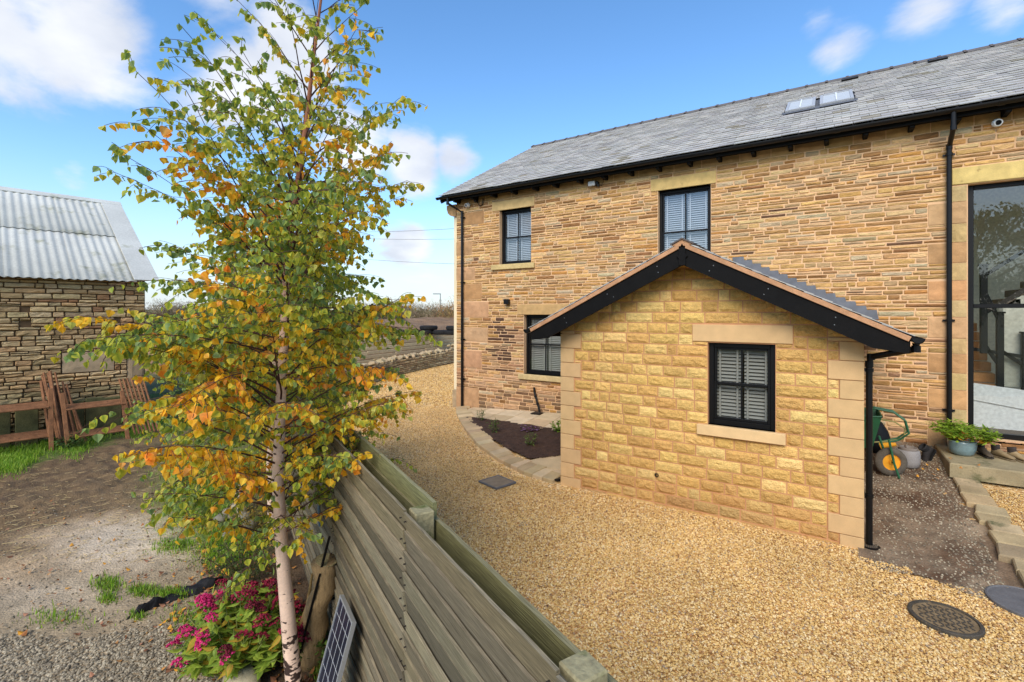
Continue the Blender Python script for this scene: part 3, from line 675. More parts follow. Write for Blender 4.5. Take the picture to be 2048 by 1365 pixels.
pal = [C(200,160,104),C(188,148,92),C(168,128,78),C(196,156,96),C(180,148,104),C(206,172,120),C(176,150,112),C(184,140,82),C(156,116,72),C(190,150,98)]
palr = [C(178,142,104),C(160,122,86),C(188,150,112),C(150,116,84),C(170,138,104),C(182,140,96)]
def stonecol(s_):
    u, z = inside_q(s_); low = np.clip((2.6 - z)/1.2, 0, 1)*np.clip((-1.0-u)/2+.6, .55, 1)
    c = rnd.choice(palr) if rnd.random() < low*.85 else rnd.choice(pal)
    r = rnd.random()
    if r < .07: c = C(146,104,62)
    elif r < .11: c = C(186,134,72)
    elif r < .16: c = C(184,164,128)
    elif r < .17: c = C(110,82,60)
    # soot-dark patch beside the ground floor window
    if u < -4.9 and rnd.random() < .8*math.exp(-(((u+6.95)/.30)**2+((z-1.95)/.55)**2)): c = C(84,60,44)
    if z < .75 and u < -5 and rnd.random() < .55: c = mixc(c, C(96,72,52), .6)
    return jit(c, .17, .04)
st = courses(HX0, HX1, .02, 5.65, resv, lambda r, z: r.choice([.05,.058,.064,.07,.078,.092]) if z > .9 else r.uniform(.07,.11), (.18, .52), .016, 5, split=.08)
st = [s_ for s_ in st if s_[0] < 3.6 and not (-3.45 < s_[0] and s_[1] < .30 and s_[3] < 2.4)]
emit(st, F, 'stone', 'rubble_stones', M['rubble'], house, stonecol, stone, lambda s_: appear(F, s_), 260, proud=lambda: rnd.uniform(.006, .018), rough=.013)
for b in ec:
    if b[0] > 3.6: continue
    mb = MB(); block(mb, F, *b[:4], .012, b[4], .004, nz=2, nu=4); mb.build('eaves_stone', M['dressed'], house)
for b in q + jq:
    mb = MB(); block(mb, F, *b[:4], .016, jit(b[4], .06), .006, nz=4, nu=5, edge=.6); mb.build('quoin', M['dressed'], house)
for nme, lst in (('lintel', dress + [lint]), ('sill', sills)):
    for b in lst:
        mb = MB(); pr = .022 if nme == 'lintel' else .075
        mb.obox(F.p((b[0]+b[1])/2, (pr-.2)/2, (b[2]+b[3])/2), V((1,0,0)), V((0,1,0)), V((0,0,1)), (b[1]-b[0])/2, (pr+.2)/2, (b[3]-b[2])/2, .008, b[4]); mb.build(nme, M['dressed'], house)
sash(house, F, *W1, .12, blind='s'); sash(house, F, *W2, .12, blind='s'); sash(house, F, *W3, .12, slatmat='greyslat')
# cream rendered gable edge with its stone foot and corbel
mb = MB(); mb.bbox(-8.60, -8.474, YW+.03, YB, .62, 5.37, .01); mb.build('gable_render', M['render'], house)
mb = MB(); mb.bbox(-8.63, -8.472, YW+.0, YB-.05, .02, .617, .012, C(170,146,112)); mb.build('plinth', M['dressed'], house)
mb = MB(); pr = [(-8.80,5.70),(-8.80,5.60),(-8.76,5.48),(-8.68,5.41),(-8.58,5.375),(-8.475,5.375),(-8.475,5.70)]
mb.add([(a, YW-.03, b) for a, b in pr] + [(a, YW+.32, b) for a, b in pr], [tuple(range(7)), tuple(reversed(range(7, 14)))] + [(i, i+7, (i+1) % 7+7, (i+1) % 7) for i in range(7)], C(180,142,96)); mb.build('corbel', M['dressed'], house)

# ---- roof
RX0, RX1 = -8.80, 6.6; EY, EZr = 9.84, 5.885; SL = V((0, RY-EY, 8.68-EZr)); slen = SL.length; SD = SL.normalized(); SN = V((0, -SD.z, SD.y))
def rp(x, s, n=0): return V((x, EY, EZr)) + SD*s + SN*n
mb = MB()
mb.add([rp(RX0,.03,-.02),rp(RX1,.03,-.02),rp(RX1,slen,-.02),rp(RX0,slen,-.02),rp(RX0,.03,-.09),rp(RX1,.03,-.09),rp(RX1,slen,-.09),rp(RX0,slen,-.09)],[(0,1,2,3),(7,6,5,4),(0,4,5,1),(1,5,6,2),(2,6,7,3),(3,7,4,0)])
yb2 = 2*RY-EY; mb.add([(RX0, RY, 8.66), (RX1, RY, 8.66), (RX1, yb2, EZr), (RX0, yb2, EZr), (RX0, RY, 8.58), (RX1, RY, 8.58), (RX1, yb2, EZr-.08), (RX0, yb2, EZr-.08)], [(0,1,2,3),(7,6,5,4),(0,4,5,1),(1,5,6,2),(2,6,7,3),(3,7,4,0)])
roof = mb.build('roof', M['lead'], house)
gauge = .205; sw = .262; rows = int(slen/gauge)
SK = [(-.74, -.20, .0, 0), (-.12, .46, 0, 0)]; s_lo, s_hi = 2.24, 3.36      # rooflight openings along the slope
slist = []
for r_ in range(rows+1):
    x = RX0 - (sw/2 if r_ % 2 else 0) + rnd.uniform(-.02, .02)
    while x < 4.4:
        a, b = max(x, RX0), x+sw; sl = r_*gauge
        if s_lo-.10 < sl+.12 < s_hi+.06:
            if a < -.77 < b: b = -.77
            elif a < .49 < b: a = .49
            elif -.77 <= a and b <= .49: a = b
        if b-a > .03: slist.append((a+.003, b-.003, sl))
        x += sw
def slate(mb, a, b, sl, col):
    top = min(sl+gauge*1.55, slen+.01); t0 = .030+rnd.uniform(-.003, .005); t1 = .004; th = .013
    j = [rnd.uniform(-.004, .004) for _ in range(2)]
    P = [rp(a, sl+j[0]-.012, t0), rp(b, sl+j[1]-.012, t0), rp(b, top, t1), rp(a, top, t1)]; Q = [p-SN*th for p in P]
    mb.add(P+Q, [(0,1,2,3),(0,4,5,1),(1,5,6,2),(3,7,4,0)], col)
def slatecol():
    c = rnd.choice([C(178,174,165),C(170,166,158),C(184,179,169),C(174,171,164),C(164,160,154)])
    if rnd.random() < .03: c = C(150,142,124)
    return jit(c, .06, .012)
def slrank(s_):
    c = rp((s_[0]+s_[1])/2, s_[2]); lat, dep = latd(c.x, c.y); up = (c.z-2.75)/max(dep, .1)
    return (1 if abs(lat/max(dep, .1)) < 1.06 and up < .66 and dep > 0 else 0)/((c-CAM).length**2)*abs((c-CAM).normalized().dot(SN))
slist.sort(key=slrank, reverse=True); rest = MB()
for i, s_ in enumerate(slist):
    if i < 280: mb = MB(); slate(mb, *s_, slatecol()); mb.build('slate', M['slate'], roof)
    else: slate(rest, *s_, slatecol())
rest.build('roof_slates', M['slate'], roof)['kind'] = 'stuff'
x = RX0; first = None
while x < 4.6:
    if first is None:
        mb = MB(); pr = [(-.16,-.075),(-.02,.035),(.02,.035),(.16,-.075)]
        n_ = len(pr); mb.add([(x, RY+a, 8.70+b) for a, b in pr]+[(x+.435, RY+a, 8.70+b) for a, b in pr], [(i, i+n_, i+n_+1, i+1) for i in range(3)], C(104,98,94))
        mb.add([(x-.03, RY+a*1.12, 8.715+b) for a, b in pr]+[(x+.03, RY+a*1.12, 8.715+b) for a, b in pr], [(i, i+n_, i+n_+1, i+1) for i in range(3)]+[(0,1,2,3),(7,6,5,4)], C(96,88,84))
        first = mb.build('ridge_tile', M['dressed'], roof, origin=(x, RY, 8.7))
    else: link('ridge_tile', first.data, (x, RY, 8.7), roof)
    x += .44
# rooflights and vents
M['alugrey'] = mat('grey_rooflight_frame', C(168,170,172), .5, 4, .06)
for a, b, _, _ in SK:
    mb = MB(); X_ = V((1,0,0))
    def rb(mb, x0, x1, s0, s1, n0, n1): mb.obox(rp((x0+x1)/2, (s0+s1)/2, (n0+n1)/2), X_, SD, SN, (x1-x0)/2, (s1-s0)/2, (n1-n0)/2, .004)
    rb(mb, a, a+.055, s_lo, s_hi, 0, .08); rb(mb, b-.055, b, s_lo, s_hi, 0, .08); rb(mb, a+.055, b-.055, s_lo, s_lo+.06, 0, .08); rb(mb, a+.055, b-.055, s_hi-.06, s_hi, 0, .09)
    rl = mb.build('rooflight', M['alugrey'], roof)
M['skyblind'] = mat('rooflight_blind', C(184,188,188), .5, 3, .04)
for a, b, _, _ in SK:
    mb = MB(); mb.add([rp(a+.056, s_lo+.062, .07), rp(b-.056, s_lo+.062, .07), rp(b-.056, s_hi-.062, .07), rp(a+.056, s_hi-.062, .07)], [(0,1,2,3)]); mb.build('rooflight_pane', M['skyblind'], roof)
    mb = MB(); mb.obox(rp((a+b)/2, (s_lo+s_hi)/2, .085), V((1,0,0)), SD, SN, .012, (s_hi-s_lo)/2-.1, .008); mb.build('rooflight_bar', M['white'], roof)
mb = MB(); mb.add([rp(-.80, s_lo-.12, .032), rp(.52, s_lo-.12, .032), rp(.52, s_lo+.02, .045), rp(-.80, s_lo+.02, .045)], [(0,1,2,3)]); mb.build('rooflight_flashing', M['lead'], roof)
for x in (.28, 1.92):
    mb = MB(); mb.obox(rp(x+.2, slen-.42, .045), V((1,0,0)), SD, SN, .17, .09, .03, .01); mb.build('roof_vent', M['black'], roof)
# fascia, rafter feet, gutter, downpipes
mb = MB(); mb.bbox(RX0, RX1, 9.90, 9.93, 5.74, 5.87, .004); mb.build('fascia', M['bargeblack'], house)
mb = MB(); mb.add([rp(RX0+.01, .1, -.095), rp(HX0, .1, -.095), rp(HX0, slen, -.095), rp(RX0+.01, slen, -.095)], [(0,1,2,3)]); mb.obox(rp(RX0+.02, slen/2, -.13), V((1,0,0)), SD, SN, .018, slen/2, .07, .003); mb.build('verge_board', M['bargeblack'], house)
mb = MB(); mb.bbox(RX0+.05, RX1, 9.93, YW-.0, 5.805, 5.825, .003); mb.build('soffit', M['bargeblack'], house)
x = -8.35; first = None
while x < 3.9:
    if first is None: mb = MB(); mb.bbox(x-.035, x+.035, 9.94, YW, 5.70, 5.804, .008); first = mb.build('rafter_foot', M['bargeblack'], house)
    else: link('rafter_foot', first.data, (x, first.location.y+12.5, first.location.z+.3), house)
    x += rnd.choice([.55, .6, .62])
def gutter(parent, p0, p1, r=.058, name='gutter'):
    mb = MB(); p0, p1 = V(p0), V(p1); d = (p1-p0).normalized(); w = V((-d.y, d.x, 0)); n = 10; vs = []
    for P in (p0, p1):
        for rr_ in (r, r-.005):
            for k in range(n+1): a = math.pi*k/n; vs.append(P + w*math.cos(a)*rr_ - V((0,0,1))*math.sin(a)*rr_)
    m_ = n+1; fs = []
    for k in range(n): fs += [(k, k+1, 2*m_+k+1, 2*m_+k), (m_+k+1, m_+k, 3*m_+k, 3*m_+k+1), (k+1, k, m_+k, m_+k+1), (2*m_+k, 2*m_+k+1, 3*m_+k+1, 3*m_+k)]
    fs += [(0, 2*m_, 3*m_, m_), (m_+n, 3*m_+n, 2*m_+n, n)]
    mb.add(vs, fs); 
    for P, s_ in ((p0, 1), (p1, -1)):      # stop ends
        c = [P + w*math.cos(math.pi*k/n)*(r+.003) - V((0,0,1))*math.sin(math.pi*k/n)*(r+.003) for k in range(m_)]; mb.add(c+[x + d*s_*.02 for x in c], [tuple(range(m_)), tuple(range(2*m_-1, m_-1, -1))]+[(k, k+1, m_+k+1, m_+k) for k in range(n)])
    L = (p1-p0).length; k = 1.0
    while k < L:       # union joints
        c = []
        for off in (-.04, .04):
            P = p0+d*(k+off); c += [P + w*math.cos(math.pi*j/n)*(r+.007) - V((0,0,1))*math.sin(math.pi*j/n)*(r+.007) for j in range(m_)]
        mb.add(c, [(j, j+1, m_+j+1, m_+j) for j in range(n)]+[tuple(range(m_)), tuple(range(2*m_-1, m_-1, -1))]); k += 2.
    return mb.build(name, M['black'], parent)
gutter(house, (RX0-.05, 9.825, 5.845), (RX1, 9.825, 5.845))
def downpipe(parent, pts, brk, r=.034, wall=(0, 1, 0)):
    mb = MB(); mb.tube(pts, r, 12)
    for i, p in enumerate(pts[1:-1]):       # collars at the bends
        p = V(p); mb.tube([p-V((0,0,.035)), p+V((0,0,.035))], r*1.2, 12)
    o = mb.build('downpipe', M['black'], parent, smooth=False); wv = V(wall)
    for z in brk:
        x, y = pts[-1][0], pts[-1][1]; mb = MB(); mb.tube([(x, y, z-.02), (x, y, z+.02)], r*1.28, 12); sv = V((wv.y, -wv.x, 0))
        mb.obox(V((x, y, z))+wv*(r+.006), sv, wv, V((0,0,1)), .075, .006, .016, .002); mb.obox(V((x, y, z))+wv*(r*.9), sv, wv, V((0,0,1)), .022, .02, .014, .002)
        mb.build('pipe_bracket', M['black'], o)
    return o
yp = YW - .075
downpipe(house, [(-8.47, 9.825, 5.80), (-8.47, 9.825, 5.66), (-8.22, yp, 5.44), (-8.22, yp, .16)], [5.30, 3.55, 2.02, .95])
downpipe(house, [(1.62, 9.825, 5.80), (1.62, 9.825, 5.56), (1.62, yp, 5.36), (1.62, yp, .50)], [5.24, 2.62, 1.20])
# short pipe leaning from the wall to the gully in the paving
mb = MB(); mb.tube([(-5.98, YW-.06, .92), (-5.96, YW-.07, .80), (-5.80, YW-.12, .40), (-5.78, YW-.13, .31)], .026, 10)
for p in ((-5.93, YW-.08, .72), (-5.86, YW-.10, .55)): mb.tube([V(p), V(p)+V((.008,-.004,-.04))], .035, 10)
mb.build('waste_pipe', M['black'], house)

# ---- tall glazed opening
bw = MB()
def fb(a, b, c, d, n0=-.20, n1=-.12, m_=None): bw.obox(F.p((a+b)/2, (n0+n1)/2, (c+d)/2), V((1,0,0)), V((0,1,0)), V((0,0,1)), (b-a)/2, (n1-n0)/2, (d-c)/2, .005)
x0, x1, z0, z1 = BG; fb(x0+.01, x0+.09, z0, z1); fb(x1-.08, x1, z0, z1); fb(x0+.09, x1-.08, z1-.07, z1); fb(x0+.09, x1-.08, z0, z0+.08); fb(x0+.09, x1-.08, 2.815, 2.88)
bwin = bw.build('glazed_screen', M['frame'], house)
for c, d in ((.88, 2.815), (2.88, 4.68)):
    q_ = MB(); q_.quad(F.p(x0+.09, -.16, c), F.p(x1-.08, -.16, c), F.p(x1-.08, -.16, d), F.p(x0+.09, -.16, d)); q_.build('pane', M['bigglass'], bwin)
q_ = MB(); q_.bbox(1.86, 4.5, YW+.0, YW+.24, .735, .795, .01, C(178,152,120)); q_.build('sill', M['dressed'], house)
q_ = MB(); q_.add([(1.5, YW+.245, .80), (6.25, YW+.245, .80), (6.25, 15, .80), (1.5, 15, .80)], [(0,1,2,3)], C(92,88,84)); q_.build('interior_floor', M['plain'], house)
q_ = MB(); hall = C(222,214,188)
q_.quad((1.5, 14.2, .8), (6.25, 14.2, .8), (6.25, 14.2, 5.6), (1.5, 14.2, 5.6), hall); q_.quad((1.55, YW+.25, .8), (1.55, 14.2, .8), (1.55, 14.2, 5.6), (1.55, YW+.25, 5.6), hall)
q_.quad((1.5, YW+.25, 5.6), (6.25, YW+.25, 5.6), (6.25, 14.2, 5.6), (1.5, 14.2, 5.6), C(200,198,190)); q_.build('interior_wall', M['plain'], house)
# staircase just inside the glass
stair = thing('staircase', 'staircase with oak treads, black newel posts and white boxed base behind the tall glass', 'staircase', (2.4, 11.4, .8))
for i in range(7):       # first flight climbs to the left, away from the glass
    mb = MB(); zt = 1.52+.0+i*.17; mb.bbox(1.58, 2.44, 11.28+i*.24, 11.28+(i+1)*.24+.03, zt-.16, zt, .008, jit(C(164,116,68), .1)); mb.build('tread', M['timber'], stair)
mb = MB(); mb.add([(1.58,11.2,.8),(2.72,11.2,.8),(2.72,11.2,1.47),(1.58,11.2,1.60),(1.58,11.26,.8),(2.72,11.26,.8),(2.72,11.26,1.47),(1.58,11.26,1.60)], [(0,1,2,3),(3,2,6,7),(1,5,6,2)], C(214,218,218)); mb.build('boxed_base', M['plain'], stair)
mb = MB(); mb.obox((2.15, 11.19, 1.245), V((1,0,-.16)).normalized(), V((0,1,0)), V((.16,0,1)).normalized(), .60, .004, .005, 0, C(150,152,150)); mb.build('panel_groove', M['plain'], stair)
for x, a, b, yy in ((2.24, 2.05, 3.54, 11.22), (2.44, 1.50, 2.73, 11.22), (2.74, .85, 2.40, 11.22)):
    mb = MB(); mb.bbox(x-.045, x+.045, yy, yy+.09, a, b, .006); mb.bbox(x-.06, x+.06, yy-.015, yy+.105, b+.001, b+.03, .006); mb.build('newel_post', M['frame'], stair)
for p0, p1 in (((2.28, 11.26, 3.40), (3.30, 11.26, 4.22)), ((2.25, 11.26, 3.10), (2.43, 11.26, 2.62)), ((1.60, 11.26, 2.20), (2.72, 11.26, 2.02)), ((2.46, 11.26, 2.10), (2.74, 11.26, 1.86)), ((2.25, 11.26, 2.2), (2.43, 11.26, 1.86))):
    mb = MB(); p0, p1 = V(p0), V(p1); d = (p1-p0).normalized(); mb.obox((p0+p1)/2, d, V((0,1,0)), d.cross(V((0,1,0))), (p1-p0).length/2, .022, .028, .004); mb.build('handrail', M['frame'], stair)
mb = MB(); mb.add([(2.30,11.34,2.72),(3.9,11.34,3.98),(3.9,11.34,4.12),(2.30,11.34,2.80)], [(0,1,2,3)], C(60,56,52)); mb.build('stair_string', M['plain'], stair)
mb = MB(); mb.add([(2.50,11.36,1.5),(3.9,11.36,1.5),(3.9,11.36,3.97),(2.50,11.36,2.85)], [(0,1,2,3)], C(196,196,182)); mb.build('stair_panel', M['plain'], stair)
mb = MB(); mb.quad((2.50, 11.28, 1.52), (2.68, 11.28, 1.50), (2.68, 11.28, 1.95), (2.50, 11.28, 2.05)); mb.build('glass_balustrade', M['glass'], stair)
for i in range(7):
    mb = MB(); mb.bbox(2.5+i*.2, 2.72+i*.2, 11.36, 12.2, 2.86+i*.158, 2.94+i*.158+.04, .01, C(108,92,76)); mb.build('upper_tread', M['timber'], stair)

# ================================================================ GABLED EXTENSION
YE = 6.84
ext = thing('gabled_extension', 'small single storey yellow stone extension with black bargeboards and one sash window', 'extension', (-1.58, 8.5, 0))
FE = Frame((0, YE, 0), (1, 0, 0)); EX0, EX1, AX = -3.52, .345, -1.58
AZ, SLP = 3.68, .505
def rz(x): return AZ - .16 - SLP*abs(x-AX)
EW = (-1.33, -.535, 1.25, 2.345)
LT = (-1.525, -.345, 2.36, 2.585); SLL = (-1.46, -.42, 1.115, 1.25)
mb = MB(); wall_sheet(mb, FE, EX0, EX1, -.1, 2.45, [EW], 0, .16)
mb.add([(EX0, YE, 2.45), (EX1, YE, 2.45), (EX1, YE, rz(EX1)), (AX, YE, rz(AX)), (EX0, YE, rz(EX0))], [(0,1,2,3,4)])
for x in (EX0, EX1): mb.quad((x, YE, -.1), (x, 10.19, -.1), (x, 10.19, rz(x)), (x, YE, rz(x)))
M['pinkmortar'] = mat('pink_mortar', C(194,142,100), .95, 3, .12, .1, 120, .5, 90, .005)
mb.build('wall', M['pinkmortar'], ext)
qs = []; z = -.07; k = 0
while z < 2.44:
    h = min(.2255, 2.455-z)
    for side_, x in ((0, EX0), (1, EX1)):
        w = (.33 if (k+side_) % 2 == 0 else .215)*(1 if side_ == 0 else 1.0)
        u0, u1 = (x, x+w) if side_ == 0 else (x-w, x)
        qs.append((u0, u1, z+.004, z+h-.004))
    z += .2255; k += 1
resv = [EW, LT, SLL] + [(a-.005, b+.005, c-.004, d+.004) for a, b, c, d in qs]
def ucut(z):
    if z < 2.455: return EX0, EX1
    r_ = (AZ-.17-z)/SLP; return max(EX0, AX-r_), min(EX1, AX+r_)
st = courses(EX0, EX1, -.10, 3.52, resv, lambda r, z: .15, (.24, .42), .015, 14, ucut=ucut)
def blkcol(s_):
    z = (s_[2]+s_[3])/2; c = rnd.choice([C(220,182,110),C(212,170,98),C(228,194,122),C(204,162,94),C(216,178,104),C(200,158,90)])
    if z < .5: c = mixc(c, C(160,118,78), np.clip((.55-z)*1.6, 0, .75)*rnd.uniform(.3, 1))
    return jit(c, .07, .03)
for s_ in st:
    mb = MB(); c = blkcol(s_)
    block(mb, FE, *s_, rnd.uniform(.014, .02), c, .009, nz=4, edge=.05); mb.build('stone_block', M['split'], ext)
for u0, u1, c, d in qs:
    mb = MB(); left = u0 < -2; col = jit(C(208,172,122), .05, .012); y0 = YE-.018
    # a quoin turns the corner: front face and return
    mb.bbox(u0-(.016 if left else 0), u1+(0 if left else .016), y0, y0+.30, c, d, .004, col); mb.build('quoin', M['sawn'], ext)
mb = MB(); a, b, c, d = LT; mb.bbox(a, b, YE-.02, YE+.13, c, d, .004, C(210,174,124)); mb.build('lintel', M['sawn'], ext)
mb = MB(); a, b, c, d = SLL; mb.bbox(a, b, YE-.075, YE+.13, c, d, .006, C(220,186,134)); mb.build('sill', M['sawn'], ext)
sash(ext, FE, *EW, .075, fr=.06, slatmat='greyslat', pitch=.047, part_slats=True)
# hole left by a pipe in the wall face
mb = MB(); mb.lathe((-2.01, YE-.030, .45), [(.030,0),(.022,-.004),(.020,.03),(.0,.03)], 14, C(48,36,26), axis='Y'); mb.build('pipe_hole', M['plain'], ext)
# roof slopes, verge, bargeboards
for sg in (-1, 1):
    xe = AX + sg*2.32; ze = AZ - SLP*2.32
    U = V((sg, 0, -SLP)).normalized(); N = V((SLP*sg, 0, 1)).normalized(); L = math.hypot(2.32, 2.32*SLP); A = V((AX, 0, AZ))
    def e(s_, y, n): return A + U*s_ + N*n + V((0, y, 0))
    mb = MB(); P = [e(0,6.50,-.07), e(L,6.50,-.07), e(L,10.18,-.07), e(0,10.18,-.07)]; Q = [e(0,6.50,-.02), e(L,6.50,-.02), e(L,10.18,-.02), e(0,10.18,-.02)]
    mb.add(P+Q, [(0,3,2,1),(4,5,6,7),(0,1,5,4),(1,2,6,5),(2,3,7,6),(3,0,4,7)]); ro = mb.build('roof', M['bargeblack'], ext)
    mb = MB(); r_ = 0
    while r_*.2 < L:
        s0 = L+.03-r_*.2; y = 6.48-(.13 if r_ % 2 else 0)
        while y < 10.15:
            y0, y1 = max(y, 6.48)+.002, min(y+.26, 10.17)
            if y1-y0 > .04:
                Pp = [e(s0, y0, .014), e(s0, y1, .014), e(max(s0-.3, 0), y1, .0), e(max(s0-.3, 0), y0, .0)]
                mb.add(Pp+[p-N*.008 for p in Pp], [(0,1,2,3) if sg > 0 else (3,2,1,0),(0,4,5,1),(1,5,6,2),(3,7,4,0)], slatecol())
            y += .26
        r_ += 1
    mb.build('roof_slates', M['slate'], ro)['kind'] = 'stuff'
    mb = MB(); mb.obox(e(L/2+.01, 6.505, -.040), U, V((0,1,0)), N, L/2, .030, .028, .003); mb.build('verge_mortar', M['tan'], ext)
    # bargeboard with plumb-cut foot
    mb = MB(); y0, y1 = 6.498, 6.535; t0, t1 = -.072, -.275
    prof = [e(.0,0,t0)+V((0,0,0)), e(L+.02,0,t0), e(L+.02,0,t0)+V((0,0,-.12)), e(L-.22,0,t1), e(.0,0,t1)]
    prof[0] = V((AX, 0, AZ+t0*math.hypot(1,SLP))); prof[4] = V((AX, 0, AZ+t1*math.hypot(1,SLP)))
    vs = [p+V((0,y0,0)) for p in prof]+[p+V((0,y1,0)) for p in prof]
    mb.add(vs, [tuple(range(5)), tuple(reversed(range(5,10)))]+[(i, i+5, (i+1) % 5+5, (i+1) % 5) for i in range(5)])
    bo = mb.build('bargeboard', M['bargeblack'], ext)
    mb = MB()
    for s_ in (.45, 1.2, 1.95):
        for dn in (-.13, -.21): c_ = e(s_+rnd.uniform(-.05,.05), y0-.003, dn); mb.lathe(tuple(c_), [(.0,-.001),(.005,-.001),(.006,.001)], 8, axis='Y')
    mb.build('screw_head', M['galv'], bo)
    # soffit between board and wall
    mb = MB(); mb.obox(e(L/2, (6.535+YE)/2, -.20), U, V((0,1,0)), N, L/2-.02, (YE-6.537)/2, .012, 0); mb.build('soffit', M['bargeblack'], ext)
    gx = AX + sg*(2.32+.055); gutter(ext, (gx, 6.47, ze-.03), (gx, 10.15, ze-.03), .055)
    mb = MB(); mb.bbox(min(xe, xe-sg*.03), max(xe, xe-sg*.03), 6.54, 10.15, ze-.17, ze-.06, .003); mb.build('fascia', M['bargeblack'], ext)
mb = MB(); y = 6.46
while y < 10.1:
    for sg in (-1, 1):
        mb.add([(AX, y, AZ+.045), (AX, y+.44, AZ+.045), (AX+sg*.15, y+.44, AZ-.03), (AX+sg*.15, y, AZ-.03), (AX, y, AZ+.025), (AX+sg*.145, y, AZ-.05)], [(0,1,2,3) if sg > 0 else (3,2,1,0), (0,3,5,4) if sg > 0 else (4,5,3,0)], C(92,84,80))
    y += .45
mb.build('ridge_tile', M['dressed'], ext)
mb = MB(); mb.add([(AX-.14, 6.478, AZ-.055), (AX+.14, 6.478, AZ-.055), (AX, 6.478, AZ+.03)], [(0,1,2)]); mb.build('ridge_end', M['tan'], ext)
mb = MB(); mb.obox((AX, 6.495, AZ-.19), V((1,0,0)), V((0,1,0)), V((0,0,1)), .045, .02, .13, .004); mb.obox((AX, 6.493, AZ-.20), V((1,0,1)).normalized(), V((0,1,0)), V((-1,0,1)).normalized(), .05, .02, .05, .004); mb.build('apex_block', M['bargeblack'], ext)
downpipe(ext, [(AX+2.375, 6.62, 2.42), (AX+2.375, 6.62, 2.36), (.43, 6.93, 2.235), (.415, 6.95, 2.15), (.415, 6.95, .06)], [2.08, .62], .034, (-1, 0, 0))
downpipe(ext, [(AX-2.375, 7.6, 2.42), (AX-2.375, 7.6, 2.36), (-3.60, 7.6, 2.2), (-3.60, 7.6, .06)], [2.0], .034, (1, 0, 0))
# stepped lead flashing against the house wall, right hand slope
for i in range(16):
    x0 = AX + .10 + i*.146
    if x0 > .60: break
    zt = AZ - SLP*(x0-AX) + .19; mb = MB(); ti = rnd.uniform(-.006, .006)
    mb.add([(x0-.05, YW-.030, zt+ti), (x0+.146, YW-.030, zt-.004), (x0+.175, YW-.034, zt-.155), (x0-.02, YW-.034, zt-.25+.07)], [(0,3,2,1)], (1,1,1))
    mb.add([(x0-.05, YW-.030, zt+ti), (x0+.146, YW-.030, zt-.004), (x0+.146, YW+.0, zt+.006), (x0-.05, YW+.0, zt+.008)], [(0,1,2,3)]); mb.build('lead_flashing', M['lead'], ext)
for i in range(16):
    x0 = AX - .10 - i*.146
    if x0 < -3.8: break
    zt = AZ + SLP*(x0-AX) + .17; mb = MB(); mb.add([(x0+.04, YW-.032, zt), (x0-.146, YW-.030, zt-.004), (x0-.17, YW-.034, zt-.155), (x0+.02, YW-.034, zt-.18)], [(0,1,2,3)]); mb.build('lead_flashing', M['lead'], ext)

# ================================================================ BARN
BP = V((-.987, .158, 0)); BD = V((.158, .987, 0)); BC = V((-13.63, 4.83, 0))
barn = thing('stone_barn', 'old dry stone barn under a pale corrugated sheet roof at the left', 'barn', tuple(BC - BD*5))
FB = Frame(BC - BD*12, BD); BL = 12.0; BEZ = 3.50
bh = [(10.54, 11.43, 1.42, 1.88), (BL-.30, BL-.02, .1, .6), (BL-.34, BL-.02, 1.05, 1.75)]
def bpx(l): return l
holes_b = [(9.90,10.07,2.46,2.57),(9.92,10.05,2.76,2.81),(11.43,11.54,2.50,2.62)]
mb = MB(); mb.quad(FB.p(0,-.0,-.1), FB.p(BL,0,-.1), FB.p(BL,0,BEZ+.02), FB.p(0,0,BEZ+.02))
RB = BC + BP*4.55
gab = [FB.p(BL, 0, -.1), FB.p(BL, -9.1, -.1), FB.p(BL, -9.1, BEZ), FB.p(BL, -4.55, 5.93), FB.p(BL, 0, BEZ)]
mb.add(gab, [(0,1,2,3,4)]); mb.add([g_ - BD*12 for g_ in gab], [(4,3,2,1,0)]); mb.quad(FB.p(BL,-9.1,-.1), FB.p(0,-9.1,-.1), FB.p(0,-9.1,BEZ), FB.p(BL,-9.1,BEZ))
mb.build('wall', M['darkjoint'], barn)
pb = [C(186,160,116),C(174,146,102),C(194,166,120),C(162,136,96),C(178,154,114),C(186,150,104)]
def barncol(s_):
    c = rnd.choice(pb); r = rnd.random()
    if r < .06: c = C(150,112,76)
    if (s_[2]+s_[3])/2 < 1.1: c = mixc(c, C(104,98,66), .35)
    return jit(c, .14, .03)
st = courses(0, BL, .0, BEZ-.02, [h for h in bh]+holes_b, lambda r, z: r.choice([.07,.085,.095,.105,.12]), (.18, .5), .012, 33, split=.15)
st = [s_ for s_ in st if s_[0] > 2.5]
emit(st, FB, 'stone', 'dry_stones', M['rubble'], barn, barncol, stone, lambda s_: appear(FB, s_), 260, proud=lambda: rnd.uniform(.0, .03)+.02, rough=.018)
mb = MB(); a, b, c, d = bh[0]; block(mb, FB, a+.01, b-.01, c+.01, d-.01, .035, C(176,152,118), .008, nz=4, nu=8, edge=.7); mb.build('lintel', M['dressed'], barn)
for a, b, c, d in bh[1:]: mb = MB(); block(mb, FB, a, b, c, d, .04, C(156,134,104), .01); mb.build('quoin', M['dressed'], barn)
